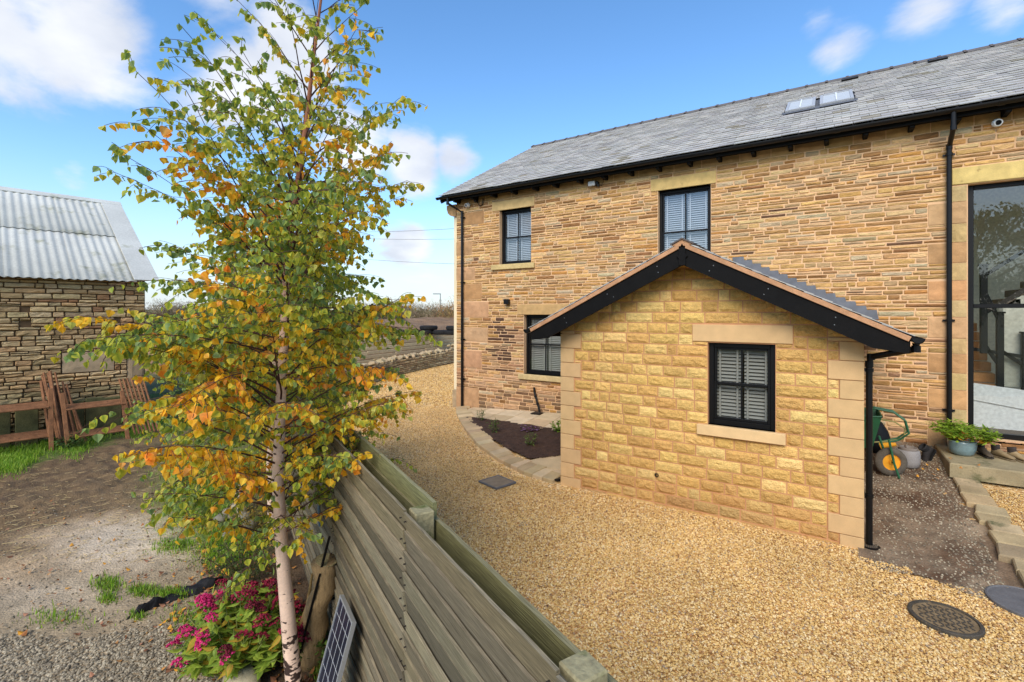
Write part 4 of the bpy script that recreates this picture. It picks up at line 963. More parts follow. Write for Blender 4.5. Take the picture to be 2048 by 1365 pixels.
# corrugated roof: sheets in two tiers
M['sheet'] = mat('fibre_cement_sheet', C(198,196,184), .9, .9, .14, .12, 25, .2, 60, .003, spec=.15, dark=(C(164,162,138), .56, 1.6))
rdir = (BP*4.55 + V((0,0,5.93-BEZ))); rl = rdir.length; rdn = rdir/rl; rnrm = rdn.cross(BD).normalized(); rnrm = rnrm if rnrm.z > 0 else -rnrm
e0 = BC + V((0,0,BEZ+.03)) - rdn*.22 + rnrm*.04
first = None; pitch_ = .155
for tier, (s0, s1, lift) in enumerate(((0, rl*.52+.1, .0), (rl*.52, rl+.22, .03))):
    first = None
    for i in range(12):
        o0 = e0 - BD*(i*1.05 + 1.26) ; origin = tuple(o0 + rdn*s0 + rnrm*lift)
        if first is None:
            mb = MB(); n_ = 36; vs = []
            for j in (0, 1):
                for k in range(n_+1):
                    u = 1.08*k/n_; vs.append(o0 + BD*u + rdn*(s0 if j == 0 else s1) + rnrm*(lift + (.013*math.sin(2*math.pi*u/pitch_)+.013)))
            vs += [v - rnrm*.012 for v in vs[:n_+1]]
            mb.add(vs, [(k, k+1, n_+2+k, n_+1+k) for k in range(n_)]+[(2*n_+2+k, 2*n_+3+k, k+1, k) for k in range(n_)]); first = mb.build('roofing_sheet', M['sheet'], barn, origin=origin, smooth=True)
        else: link('roofing_sheet', first.data, origin, barn)
mb = MB(); mb.obox(e0 + BD*.0 + rdn*(rl/2+.1) + rnrm*.055, BD, rdn, rnrm, .24, rl/2+.12, .012, .003); mb.build('verge_flashing', M['sheet'], barn)
mb = MB(); top = e0 + rdn*(rl+.24); mb.obox(top - BD*6.05 + rnrm*.06, BD, rdn, rnrm, 6.3, .15, .012, .003); mb.build('ridge_cap', M['sheet'], barn)
back = V((rdn.x*-1, rdn.y*-1, rdn.z)); mb = MB(); t_ = top+rnrm*.03; q2 = t_ + V((BP.x, BP.y, 0))*4.7 - V((0,0,2.5)); mb.quad(t_+BD*.2, t_-BD*12, q2-BD*12, q2+BD*.2); mb.build('rear_roof', M['sheet'], barn)
# ---- things against the barn
M['moss'] = mat('mossy_sleeper', C(84,82,52), 1, 5, .4, .3, 60, .7, 40, .01)
def ply(w, l, h=0): return BC - BD*(12-w) + V((-BP.x, -BP.y, 0))*l + V((0, 0, h)) if False else FB.p(w, l, h)
for i, w in enumerate([8.1,8.45,8.9,9.25,9.62,10.0,10.75,11.05,11.35]):
    mb = MB(); c = ply(w, .24, .42); mb.obox(c, BD, -BP, V((0,0,1)), .13+.02*(i % 3), .07, .42+.03*(i % 2), .012, (1,1,1))
    o = mb.build('mossy_post', M['moss']); tag(o, ['leftmost','second','third','fourth','fifth','sixth','seventh','eighth','last'][i] + ' mossy timber from the left standing behind the rusty barriers', 'timber', 'mossy timbers along the barn foot')
def rack(name, label, w0, w1, l, zs, legs, rails=5, tilt=.0, grp=None):
    t = thing(name, label, 'metal rack', tuple(ply((w0+w1)/2, l, 0)), grp)
    for z in zs:
        for k in range(rails): mb = MB(); a = ply(w0, l-.02-k*.075, z+k*.012); b = ply(w1, l-.02-k*.075, z+k*.012); mb.tube([a, b], .019, 6); mb.build('rail', M['rust'], t)
    for w, zt in legs:
        mb = MB(); a = ply(w, l+.06, 0); b = ply(w-tilt, l-.10, zt); d = (b-a).normalized(); mb.obox((a+b)/2, BD, d.cross(BD).normalized(), d, .035, .03, (b-a).length/2, .004); mb.build('leg', M['rust'], t)
    return t
rack('cattle_barrier', 'long low rusty cattle barrier lying along the barn wall at the left edge', 7.2, 10.28, .95, (.28, .86), [(7.3, .95), (9.0, .9), (10.31, 1.22)], 6)
rack('cattle_barrier', 'rusty barrier with stacked rails leaning right of the upright rusty poles', 10.52, 11.47, 1.05, (.20, .78), [(10.55, 1.12), (11.50, 1.05)], 5, .08)
t = thing('pole_stack', 'bundle of rusty upright poles leaning between the two low barriers', 'metal poles', tuple(ply(10.3, .7, 0)))
for i in range(17):
    w = 10.26 + i*.028 + rnd.uniform(-.03, .03); mb = MB(); a = ply(w + rnd.uniform(.02, .16), .95-i*.012, 0); h = rnd.uniform(1.15, 1.6) if i < 9 else rnd.uniform(.95, 1.35)
    mb.tube([a, ply(w-.08+rnd.uniform(-.06, .05), .30, h)], .020 if i % 3 else .028, 6); mb.build('pole', M['rust'] if i != 5 else M['galv'], t)
for i in range(7):
    mb = MB(); w = 11.56+i*.07; mb.tube([ply(w+.1, .92, .05), ply(w-.1, .4, 1.25)], .022, 6); mb.build('pole', M['rust'], t)
mb = MB(); mb.lathe(tuple(ply(7.75, .82, .80)), [(.0,0),(.10,.0),(.13,.05),(.11,.09),(.0,.10)], 14, C(30,28,30)); o = mb.build('feed_bowl', M['plain']); tag(o, 'small dark bowl sitting on the left cattle barrier', 'bowl')

# ================================================================ TIMBER FENCE
fence = thing('timber_fence', 'tall double sided weathered board fence running between farmyard and gravel drive', 'fence', tuple(fp(3, .85, 0)))
TOP = 1.80; posts = [-.75, 1.02, 2.24, 3.90, 5.55, 7.2, 8.85]
Fd = V((FX, FY, 0)); Gd = V((GX, GY, 0)); Zv = V((0,0,1))
def board(t0, t1, off, z0, z1, th, col, name='board', tilt=0.):
    mb = MB(); n = max(2, int((t1-t0)/.16)); vs = []; w0 = rnd.uniform(0, 9); warp = rnd.uniform(.001, .006)
    for i in range(n+1):
        t = t0 + (t1-t0)*i/n; dz = warp*math.sin(w0 + t*2.2); do = .003*math.sin(w0*2 + t*1.7); j = rnd.uniform(-.0022, .0022)
        for a, b in ((0, 0), (th, 0), (th, 1), (0, 1)): vs.append(fp(t, off+a+do+(0 if b == 0 else -tilt), (z0 if b == 0 else z1+j)+dz))
    nb = len(vs); topc = mixc(col, C(176,160,130), .25)
    fs = [(0,1,2,3)[::-1], tuple(n*4+k for k in range(4))]
    for i in range(n):
        for k in range(4): k2 = (k+1) % 4; fs.append((i*4+k, i*4+k2, (i+1)*4+k2, (i+1)*4+k))
    fs = [tuple(reversed(f)) for f in fs]
    # the bleached top edge is its own strip so that its paler tint, wear plus painted skylight, stops at the arris
    fs = [f for f in fs if not all(i % 4 in (2, 3) for i in f)]
    tv = [v for i in range(n+1) for v in (vs[i*4+3], vs[i*4+2])]
    mb.add(vs, fs, col); mb.add(tv, [(2*i, 2*i+1, 2*i+3, 2*i+2) for i in range(n)], topc); return mb.build(name, M['wood_tint'], fence)
M['wood_tint'] = mat('weathered_fence_board', None, .93, 1.6, .16, .42, 3.2, .8, 3.2, .006, stretch=(R(25.4), (3, 90, 95)), dark=(C(58,53,38), .60, .9))
gw = [C(132,122,98),C(118,108,86),C(146,135,108),C(104,95,76),C(126,114,86)]
for bi in range(len(posts)-1):
    t0, t1 = posts[bi]+.004, posts[bi+1]-.004; z = TOP; r_ = 0
    drop2 = .075 if bi <= 1 else .0
    while z > .06:
        h = .128; zz0 = max(z-h, .02)
        pr = rnd.uniform(-.002, .006)
        board(t0, t1, .780-pr, zz0, z-.003, .014, jit(rnd.choice(gw), .12, .02), tilt=rnd.uniform(.018, .023))
        z -= .098 + rnd.uniform(-.004, .004); r_ += 1
    z = TOP-drop2+.01; r_ = 0
    while z > .10:
        board(t0, t1, .902 + (.0 if r_ % 2 else .012), z-.125, z-.003, .022, jit(mixc(rnd.choice(gw), C(124,124,70), .55), .1, .03)); z -= .105; r_ += 1
nl = MB()
for p in posts:
    for side_ in (-.03, .03):
        z = TOP-.045
        while z > .1:
            c_ = fp(p+side_+rnd.uniform(-.006,.006), .752+.004, z+rnd.uniform(-.006,.006)); nl.obox(c_, Fd, Gd, Zv, .003, .006, .003, .001, C(50,44,38)); z -= .098
    mb = MB(); mb.obox(fp(p, .851, (TOP-.012)/2), Fd, Gd, Zv, .05, .049, (TOP-.012)/2, .006, C(150,140,104)); mb.build('post', M['wood_end'], fence)

nl.build('nail_heads', M['plain'], fence)['kind'] = 'stuff'
# ================================================================ PAVING, BED, EDGING
def slab(pts, z, th, m, name, col, bev=.006):
    """polygon slab with its own thickness; z may vary per corner"""
    c = sum((V((a, b, 0)) for a, b in pts), V())/len(pts); n = len(pts); zz = z if callable(z) else (lambda x, y: z)
    top = [V((a, b, zz(a, b))) for a, b in pts]; ins = [p + (V((c.x, c.y, p.z))-p).normalized()*bev for p in top]; mid = [p-V((0,0,bev)) for p in top]; low = [p-V((0,0,th)) for p in top]
    mb = MB(); mb.add(ins+mid+low, [tuple(range(n))]+[(n+i, n+(i+1) % n, (i+1) % n, i) for i in range(n)]+[(2*n+i, 2*n+(i+1) % n, n+(i+1) % n, n+i) for i in range(n)], col)
    return mb.build(name, m, path)
def ccw(p):
    a = sum(p[i][0]*p[(i+1) % len(p)][1]-p[(i+1) % len(p)][0]*p[i][1] for i in range(len(p))); return p if a > 0 else p[::-1]
path = bpy.data.objects.new('path', None); COL.objects.link(path); path.location = (-5.5, 8.5, 0); WL['path'] = (-5.5, 8.5, 0); tag(path, 'pale sandstone path round the planting bed beside the house', kind='structure')
# slabs along the wall: irregular grid between the wall and the bed
def wallside(x): return 10.17
def bedtop(x): return 9.22 + (x+7.27)*(-.05 if x < -5.9 else -.13) if x > -7.3 else 9.22 + (x+7.27)*-.9
pcol = [C(206,182,142),C(198,172,132),C(210,188,150),C(192,168,130)]
def cl(a, b): return (a, b)
x = -8.30
while x < -3.65:
    w = rnd.choice([.42, .55, .62]); x1 = min(x+w, -3.6)
    yb = [max(bedtop(v), float(kerbline(v))+.02) for v in (x, x1)]
    ym = [10.17-(10.17-b)*rnd.uniform(.45, .55) for b in yb]
    for lo, hi in ((yb, ym), (ym, [10.17, 10.17])):
        if min(hi[0]-lo[0], hi[1]-lo[1]) < .06: continue
        pts = ccw([(x+.006, lo[0]+.006), (x1-.006, lo[1]+.006), (x1-.006, hi[1]-.006), (x+.006, hi[0]-.006)])
        slab(pts, lambda a, b: gh(a, b)+.035, .06, M['paving'], 'paving_slab', jit(rnd.choice(pcol), .05, .02))
    x = x1
# slabs beside the extension
tri = [[(-4.42,7.38),(-3.56,7.9),(-3.56,7.25),(-4.35,7.12)],[(-4.40,7.40),(-3.56,7.915),(-3.56,8.5),(-3.95,8.1)],[(-4.34,7.10),(-3.56,7.23),(-3.56,6.98),(-4.1,6.95)]]
for p in tri: slab(ccw(p), lambda a, b: gh(a, b)+.035, .06, M['paving'], 'paving_slab', jit(rnd.choice(pcol), .05, .02))
# curved edging setts
kp = [(-8.33,10.0),(-7.95,9.55),(-7.45,9.06),(-6.98,8.62),(-6.51,8.21),(-5.81,7.64),(-4.92,7.13),(-4.23,6.87),(-3.56,6.76)]
P2 = [V((a, b, 0)) for a, b in kp]; L = [0]
for a, b in zip(P2, P2[1:]): L.append(L[-1]+(b-a).length)
def along(s_):
    for i in range(len(L)-1):
        if s_ <= L[i+1] or i == len(L)-2:
            k = (s_-L[i])/(L[i+1]-L[i]); p = P2[i].lerp(P2[i+1], k); t0 = (P2[min(i+1, len(P2)-1)]-P2[max(i-1, 0)]).normalized() if k < .5 else (P2[min(i+2, len(P2)-1)]-P2[i]).normalized(); return p, t0
edging = thing('stone_edging', 'curved row of buff stone setts edging the planting bed against the drive', 'edging', (-5.6, 8, 0))
s_ = 0
while s_ < L[-1]-.1:
    w = rnd.uniform(.17, .24); a, ta = along(s_+.006); b, tb = along(min(s_+w-.006, L[-1])); na = V((-ta.y, ta.x, 0)); nb = V((-tb.y, tb.x, 0)); dep = rnd.uniform(.26, .38)
    if na.y < 0: na = -na; nb = -nb
    pts = ccw([(a.x, a.y), (b.x, b.y), (b.x+nb.x*dep, b.y+nb.y*dep), (a.x+na.x*dep, a.y+na.y*dep)])
    lift = rnd.uniform(-.006, .008); _p = path; path = edging; slab(pts, lambda x_, y_: gh(x_, y_)+.055+lift, .11, M['paving'], 'sett', jit(rnd.choice([C(196,168,124),C(186,158,116),C(204,178,136),C(178,152,112)]), .08, .03), .012); path = _p
    s_ += w
# planting bed
def bedkeep(x, y): return (y > np.interp(x, [-7.3,-6.2,-5.23,-4.44,-3.5],[9.15,8.30,7.72,7.40,8.12])) & (y < np.where(x < -5.9, 9.22-.05*(x+7.27), 9.15-.13*(x+5.9))+.02) & (x > -7.3) & (x < -3.54)
grid_mesh('planting_soil', np.arange(-7.4, -3.5, .035), np.arange(7.2, 9.4, .035), lambda X, Y: gz(X, Y)+.045+.05*(fbm(X*7, Y*7, 111)-.5)+.03*(fbm(X*2, Y*2, 112)-.5), bedkeep, None, M['soil'])

# flag step at the tall glazing and the kerb below it
path = thing('flagstone_step', 'worn stone flag step in front of the tall glazed opening', 'step', (3, 9.6, .5))
fx = [1.44, 2.62, 3.7, 4.9, 6.2]
for a, b in zip(fx, fx[1:]):
    slab(ccw([(a+.006, 9.0+.02*rnd.uniform(-1,1)), (b-.006, 9.0+.02*rnd.uniform(-1,1)), (b-.006+(.10 if b < 3 else 0), 10.16), (a+.006+(0.1 if a > 2 else .0), 10.16)]), .64, .20, M['flag'], 'flagstone', jit(C(150,138,104), .08, .03), .016)
kerb = thing('stone_kerb', 'row of rough stone blocks stepping down from the flag step', 'kerb', (1.6, 8, .2)); path = kerb
y = 8.98; 
while y > 5.6:
    w = rnd.uniform(.17, .26) if y > 7 else rnd.uniform(.2, .3); xo = np.interp(y, [5.5, 7, 8.98], [1.86, 1.64, 1.50]) + rnd.uniform(-.03, .03)
    lift = rnd.uniform(-.01, .015); slab(ccw([(xo-rnd.uniform(0,.05), y-.006), (xo-rnd.uniform(0,.05), y-w+.006), (xo+.27, y-w+.006), (xo+.27, y-.006)]), lambda a, b: gh(a, b)+.06+lift, .15, M['flag'], 'kerb_stone', jit(rnd.choice([C(164,144,108),C(150,132,100),C(172,152,116)]), .08, .03), .016); y -= w
# gratings and covers
def disc_cover(name, label, x, y, r, m, rimcol=None):
    z = gh(x, y)+.012; t = thing(name, label, 'manhole cover', (x, y, z))
    mb = MB(); mb.lathe((x, y, z), [(r+.035,-.03),(r+.035,.012),(r+.028,.018),(r+.004,.018),(r+.002,.006)], 48); mb.build('rim', m, t)
    mb = MB(); mb.lathe((x, y, z), [(r,-.01),(r,.008),(0,.008)], 48); mb.build('cover', M['dust'], t); mb = MB()
    p = .042; n = int(r/p)
    for i in range(-n, n+1):
        for j in range(-n, n+1):
            if math.hypot(i*p, j*p) > r-.03: continue
            a = R(45) if (i+j) % 2 else R(-45); mb.obox((x+i*p, y+j*p, z+.010), V((math.cos(a), math.sin(a), 0)), V((-math.sin(a), math.cos(a), 0)), V((0,0,1)), .019, .0065, .0028, 0)
    mb.build('tread_pattern', m, t); return t
M['dust'] = mat('dusty_cover_ground', C(128,108,78), .95, 14, .35, .2, 90)
M['cover'] = mat('dusty_cast_cover', C(74,68,58), .75, 14, .3, .2, 90, dark=(C(120,100,70), .57, 22))
disc_cover('manhole_cover', 'round black patterned manhole cover set in the golden gravel', .885, 5.72, .225, M['cover'])
M['cover2'] = mat('grey_cast_cover', C(104,102,100), .8, 10, .2, .2, 90, .3, 80, .003)
z = .0; t = thing('inspection_cover', 'round plain grey cover at the right edge of the photo near the kerb', 'manhole cover', (1.60, 6.42, 0))
mb = MB(); mb.lathe((1.60, 6.42, .0), [(.31,-.02),(.31,.028),(.295,.034),(.285,.026),(.0,.026)], 48); mb.build('cover', M['cover2'], t)
mb = MB(); gx0, gy0 = -4.43, 6.35; U = V((.97, -.26, 0)).normalized(); W_ = V((.26, .97, 0)).normalized(); t = thing('drain_grating', 'square slotted grey drain grating lying in the gravel', 'grating', (gx0, gy0, 0))
for k in range(-8, 9): mb.obox(V((gx0, gy0, .022))+U*k*.0245, U, W_, Zv, .006, .19, .010, 0)
M['grate'] = mat('dusty_grate', C(150,132,108), .9, 10, .2); mb.build('bars', M['grate'], t); mb = MB()
for s2 in (-1, 1): mb.obox(V((gx0, gy0, .022))+U*s2*.212, U, W_, Zv, .012, .21, .014, .002); mb.obox(V((gx0, gy0, .022))+W_*s2*.20, U, W_, Zv, .199, .011, .014, .002)
mb.build('rim', M['cover2'], t)
def gully(x, y, z, label, r=.085, square=False):
    t = thing('gully', label, 'drain', (x, y, z)); mb = MB()
    if square: mb.bbox(x-.13, x+.13, y-.12, y+.12, z, z+.02, .004); 
    else: mb.lathe((x, y, z), [(r+.02,0),(r+.02,.025),(r,.03),(r-.01,.018),(0,.018)], 24)
    mb.build('body', M['black'], t); mb = MB()
    for k in range(-4, 5): mb.box(x+k*.018-.005, x+k*.018+.005, y-.06, y+.06, z+.019, z+.027)
    mb.build('bars', M['cover'], t)
gully(.415, 6.93, .03, 'round black gully under the extension downpipe')
gully(-5.80, 10.0, gh(-5.8, 10.0)+.035, 'square black gully in the pale paving under the leaning pipe', square=True)
gully(-3.66, 6.93, .05, 'small black gully at the left foot of the extension')

# ================================================================ THINGS ON THE WALLS
def cctv(x, z, label):
    t = thing('security_camera', label, 'camera', (x, YW-.05, z)); mb = MB(); mb.lathe((x, YW-.02, z), [(.0,0),(.062,0),(.062,-.03),(.05,-.045),(0,-.045)][::-1], 20, axis='Y'); mb.build('base', M['white'], t)
    mb = MB(); vs = [(x+.015, YW-.05, z+.0), (x+.0, YW-.12, z-.02)]; mb.tube(vs, [.048, .05], 16); mb.build('eyeball', M['white'], t); mb = MB(); mb.tube([(x+.0, YW-.118, z-.02), (x-.004, YW-.126, z-.0225)], .036, 16); mb.build('lens', M['black'], t)
cctv(-8.05, 5.62, 'small white dome camera by the downpipe at the left end of the house'); cctv(2.17, 5.63, 'white dome camera above the tall glazed opening')
t = thing('floodlight', 'small floodlight with a black sensor under the eaves', 'floodlight', (-4.42, YW, 5.64)); mb = MB(); mb.bbox(-4.52,-4.36,YW-.14,YW-.09,5.60,5.71,.01,C(190,190,186)); mb.build('head', M['plain'], t); mb = MB(); mb.bbox(-4.48,-4.30,YW-.09,YW,5.62,5.70,.01); mb.lathe((-4.30, YW-.07, 5.58),[(0,0),(.03,0),(.03,.04),(0,.05)],12); mb.build('bracket', M['black'], t)
t = tag(MB.build((lambda m_: (m_.tube([(-4.32,YW-.03,5.66),(-4.24,YW-.02,5.60),(-4.2,YW-.02,5.68),(-4.2,YW-.02,5.76)],.006,6), m_)[1])(MB()), 'cable', M['black']), 'short black cable looping up to the eaves beside the floodlight', 'cable')
t = thing('wall_light', 'small black square wall light above the ground floor window', 'wall light', (-6.77, YW, 3.02)); mb = MB(); mb.bbox(-6.84,-6.70,YW-.13,YW-.03,2.95,3.08,.01); mb.build('shade', M['black'], t); mb = MB(); mb.bbox(-6.81,-6.73,YW-.03,YW,2.98,3.05,.004); mb.build('mount', M['black'], t)
t = thing('alarm_sensor', 'small dark sensor with a looped cable near the top left of the house', 'sensor', (-7.76, YW, 5.72)); mb = MB(); mb.bbox(-7.80,-7.72,YW-.12,YW-.0,5.66,5.78,.01); mb.build('body', M['black'], t); mb = MB(); mb.tube([(-7.74,YW-.03,5.68),(-7.66,YW-.03,5.55),(-7.56,YW-.03,5.58),(-7.55,YW-.03,5.74)],.012,8); mb.build('conduit', M['black'], t)

# ================================================================ LEAVES AND TREES
def leaf_mesh(name, L, wd, cols, fold=.25, serr=True, nseg=4, curl=.1):
    """leaf in its own axes: stalk at the origin, tip along -Z, face towards -Y"""
    prof = [(0, .0), (.06, .30), (.22, .48), (.42, .47), (.64, .30), (.84, .12), (1, 0)] if nseg >= 4 else [(0, 0), (.3, .5), (.65, .35), (1, 0)]
    mb = MB(); v = []; c = []; n = len(prof)
    for i, (t, w) in enumerate(prof):
        v.append((0, curl*L*t*t, -L*t)); c.append(cols[0])
    for s in (-1, 1):
        for i, (t, w) in enumerate(prof[1:-1]):
            v.append((s*w*wd*(1+(.06 if serr and i % 2 else -.04)), curl*L*t*t - fold*w*wd, -L*t)); c.append(cols[1])
    f = []; m = n-2
    for s in (0, 1):
        o = n + s*m; q = [(0, o, 1)] + [(i, o+i-1, o+i, i+1) for i in range(1, m)] + [(m, o+m-1, n-1)]
        f += [tuple(reversed(t)) if s else t for t in q]
    mb.add(v, f, c); return mb
LC = {'green': [(C(125,148,55), C(192,195,63)), (C(144,165,59), C(216,207,67)), (C(103,133,67), C(159,175,84)), (C(159,173,57), C(224,212,74)), (C(120,148,89), C(159,178,101))],
      'lime': [(C(165,171,50), C(226,199,57)), (C(186,178,48), C(237,201,55)), (C(190,190,80), C(224,212,101))],
      'yellow': [(C(250,195,38), C(250,209,57)), (C(245,175,36), C(250,192,46)), (C(250,212,69), C(250,186,46))],
      'orange': [(C(250,169,48), C(250,182,59)), (C(248,150,46), C(250,167,59)), (C(250,186,89), C(250,165,65))]}
def leafset(L, wd):
    S = {}
    for k, cs in LC.items(): S[k] = [leaf_mesh(k, L*s_, wd*s_*u, c, rnd.uniform(.1, .45), True, 4, rnd.uniform(-.1, .25)) for c in cs for s_, u in ((1, 1), (.78, 1.05))]
    return S
BLEAF = leafset(.050, .046)
def place(mb_t, A, pos, rot, sc_=1.):
    Rm = rot.to_matrix(); vs = [Rm @ (V(v)*sc_) + pos for v in A.v]; mb_t.add(vs, A.f, list(A.c))
def tree_birch(root, stem, srad, branches, seed, dens, stemsmooth, near_n, leafscale=1., colorbias=0.):
    r = random.Random(seed)
    mb = MB(); mb.tube(stem, srad, 12); mb.build('trunk', M['bark'], root, smooth=True)
    leaves = []
    # light twigs gather in one mesh per main branch
    def stemat(z):
        for i in range(len(stem)-1):
            if stem[i].z <= z <= stem[i+1].z: k = (z-stem[i].z)/(stem[i+1].z-stem[i].z); return stem[i].lerp(stem[i+1], k), srad[i]*(1-k)+srad[i+1]*k
        return stem[-1].copy(), srad[-1]
    for (zb, az, Lb, el0, droop) in branches:
        p, rad0 = stemat(zb); mb = MB(); dtop = float(np.interp(zb, [2.8, 3.5, 4.6], [1, .72, .50])); d = V((math.cos(az)*math.cos(el0), math.sin(az)*math.cos(el0), math.sin(el0))); pts = [p.copy()]; n = max(5, int(Lb/.12)); step = Lb/n; dirs = [d.copy()]
        for i in range(n):
            d = (d + V((r.uniform(-.1, .1), r.uniform(-.1, .1), r.uniform(-.05, .05) - droop*step*(i/n+.3)))).normalized(); p = p + d*step; pts.append(p.copy()); dirs.append(d.copy())
        r0 = min(rad0*.45, .0075*Lb**.7); mb.tube(pts, [max(r0*(1-i/n), .0018) for i in range(n+1)], 5, cap=False)
        tone = r.random()      # colour of the spray: whole sprays turn together
        tone += .06*math.sin(zb*3.1+az)+colorbias+np.interp(zb, [1, 1.6, 2.3, 2.9, 3.4, 4.4], [.0, .02, .03, .0, -.08, -.14]) - .03
        for i in range(1, n+1):
            f = i/n
            if f < .18: continue
            for s_ in range(6 if f < .92 else 3):
                if r.random() > dens*dtop: continue
                tl = (.14+.34*r.random())*(1.15-.6*f)*min(1, Lb); a = r.uniform(0, 6.28); sidev = dirs[i].cross(V((0,0,1))); sidev = sidev.normalized() if sidev.length > .01 else V((1,0,0))
                td = (dirs[i]*r.uniform(.3, .9) + sidev*r.choice((-1, 1))*r.uniform(.4, 1) + V((0,0,r.uniform(-.2, .35)))).normalized(); q = pts[i].copy(); tp = [q.copy()]; m = max(3, int(tl/.042))
                tt = tone + r.uniform(-.22, .22)
                for k in range(m):
                    td = (td + V((r.uniform(-.08,.08), r.uniform(-.08,.08), -.14))).normalized(); q = q + td*tl/m; tp.append(q.copy())
                    for _ in range(r.choice((1, 1, 2))): leaves.append((q + V((r.uniform(-.012,.012), r.uniform(-.012,.012), -.008)), tt))
                mb.tube(tp, [.0016]*len(tp), 3, cap=False)
            if f > .3 and r.random() < .8: leaves.append((pts[i] + V((0,0,-.006)), tone))
        mb.build('branch', M['twig'], root)
    items = []
    for pos, tt in leaves:
        x = tt + r.uniform(-.14, .14)
        kind = 'green' if x < .50 else 'lime' if x < .70 else 'yellow' if x < .93 else 'orange'
        e = Euler((r.gauss(.0, .45), r.gauss(0, .45), r.uniform(0, 6.283))); sc_ = leafscale*r.uniform(.72, 1.2)
        items.append((pos, kind, e, sc_))
    items.sort(key=lambda t: ((t[0]-CAM).length)/t[3] + (100 if abs(latd(t[0].x, t[0].y)[0]/max(latd(t[0].x, t[0].y)[1], .1)) > 1.07 else 0))
    rest = MB(); cache = {}
    for i, (pos, kind, e, sc_) in enumerate(items):
        A = r.choice(BLEAF[kind])
        if i < near_n:
            if id(A) not in cache: cache[id(A)] = A.build('leaf', M['leaf'], root, origin=(0,0,0)).data; ob = root.children[-1] if False else [c for c in COL.objects if c.data == cache[id(A)]][0]; ob.location = pos - V(WL[root.name]); 
            else: ob = link('leaf', cache[id(A)], pos, root)
            ob.rotation_euler = e; ob.scale = (sc_,)*3
        else: place(rest, A, pos, e, sc_)
    rest.build('leaves', M['leaf'], root)['kind'] = 'stuff'
    return len(items)
r = random.Random(21)
stem = [V(p) for p in [(-3.18,2.04,-.02),(-3.19,2.03,.12),(-3.22,2.01,.51),(-3.27,1.99,1.05),(-3.29,1.97,1.55),(-3.27,1.98,2.12),(-3.25,2.0,2.7),(-3.23,2.01,3.2),(-3.18,2.04,3.56),(-3.12,2.08,4.09),(-3.07,2.11,4.6),(-3.03,2.14,5.0),(-3.0,2.17,5.6),(-2.98,2.18,6.1)]]
srad = [.072,.056,.05,.044,.039,.034,.030,.026,.022,.017,.012,.009,.006,.003]
birch = thing('birch_tree', 'nearest birch tree with white trunk and green to orange autumn leaves beside the fence', 'tree', (-3.18, 2.04, 0), 'birch trees along the fence')
# crown reach by height on the west (left in the view) and east side
def reach(z, az):
    left = np.interp(z, [.8,1.2,1.6,2.2,2.8,3.3,3.9,4.5,5.2,6], [.22,.42,.72,.86,.93,.92,.8,.64,.5,.3]); right = np.interp(z, [.8,1.2,1.6,2.2,2.8,3.3,3.9,4.5,5.2,6], [.2,.45,.75,.85,.88,.85,.75,.58,.42,.25])
    la = math.cos(az)*.837+math.sin(az)*.547          # component to the right of the view
    return right if la > .3 else left if la < -.3 else (left+right)/2
br = []; z = 1.12; az = 0.
while z < 5.9:
    az += 2.4 + r.uniform(-.35, .35); L_ = reach(z+.35, az)*r.uniform(.78, 1.12)
    low = r.random() < .3 and z < 3; el_ = R(np.interp(z, [1, 2, 3.5, 6], [30, 38, 50, 60])*(.35 if low else 1)+r.uniform(-8, 8)); br.append((z, az, max(L_, .2)/max(math.cos(el_*.85), .5)*1.02, el_, .7 if low else np.interp(z, [1, 2, 4, 6], [.55, .5, .35, .15]))); z += np.interp(z, [1, 3, 3.6, 6], [.025, .023, .045, .12])*r.uniform(.7, 1.3)
n1 = tree_birch(birch, stem, srad, br, 5, .62, True, 285)
# two more stems a little further along the fence
birch2 = thing('birch_tree', 'second birch with dark patched trunk standing behind the nearest one', 'tree', (-5.52, 3.22, 0), 'birch trees along the fence')
def stem2(b, lean, top, n=9): return [V(b) + V((lean[0]*k/n + .03*math.sin(k*1.3), lean[1]*k/n+.03*math.cos(k*1.7), top*k/n-.02)) for k in range(n+1)]
s2 = stem2((-5.52, 3.22, 0), (.15, .0), 4.4); r2 = [.062*(1-k/10.5) for k in range(10)]
def brs(z0, z1, Lr, seed, gap=.11, el=30):
    rr = random.Random(seed); out = []; z = z0; az = rr.uniform(0, 6)
    while z < z1: az += 2.4+rr.uniform(-.4, .4); f = (z-z0)/(z1-z0); out.append((z, az, Lr*rr.uniform(.75, 1.1)*(1-.65*f), R(el+18*f+rr.uniform(-8, 8)), .7)); z += gap*rr.uniform(.7, 1.3)
    return out
n2 = tree_birch(birch2, s2, r2, brs(1.25, 4.2, 1.5, 8, .045), 9, .62, True, 0, colorbias=-.16)
birch3 = thing('birch_tree', 'slim reddish birch stem just left of the nearest white trunk', 'tree', (-4.52, 2.72, 0), 'birch trees along the fence')
n3 = tree_birch(birch3, stem2((-4.52, 2.72, 0), (.1, -.05), 3.4), [.040*(1-k/10.5) for k in range(10)], brs(1.35, 3.5, 1.2, 18, .055), 19, .6, True, 0, colorbias=-.08)
birch4 = thing('birch_tree', 'birch half hidden deep in the leaves farthest along the fence', 'tree', (-6.9, 4.25, 0), 'birch trees along the fence')
n4 = tree_birch(birch4, stem2((-6.9, 4.25, 0), (.1, .05), 4.2), [.06*(1-k/10.5) for k in range(10)], brs(.4, 3.9, 1.75, 28, .055), 29, .6, True, 0, leafscale=1.15, colorbias=-.2)


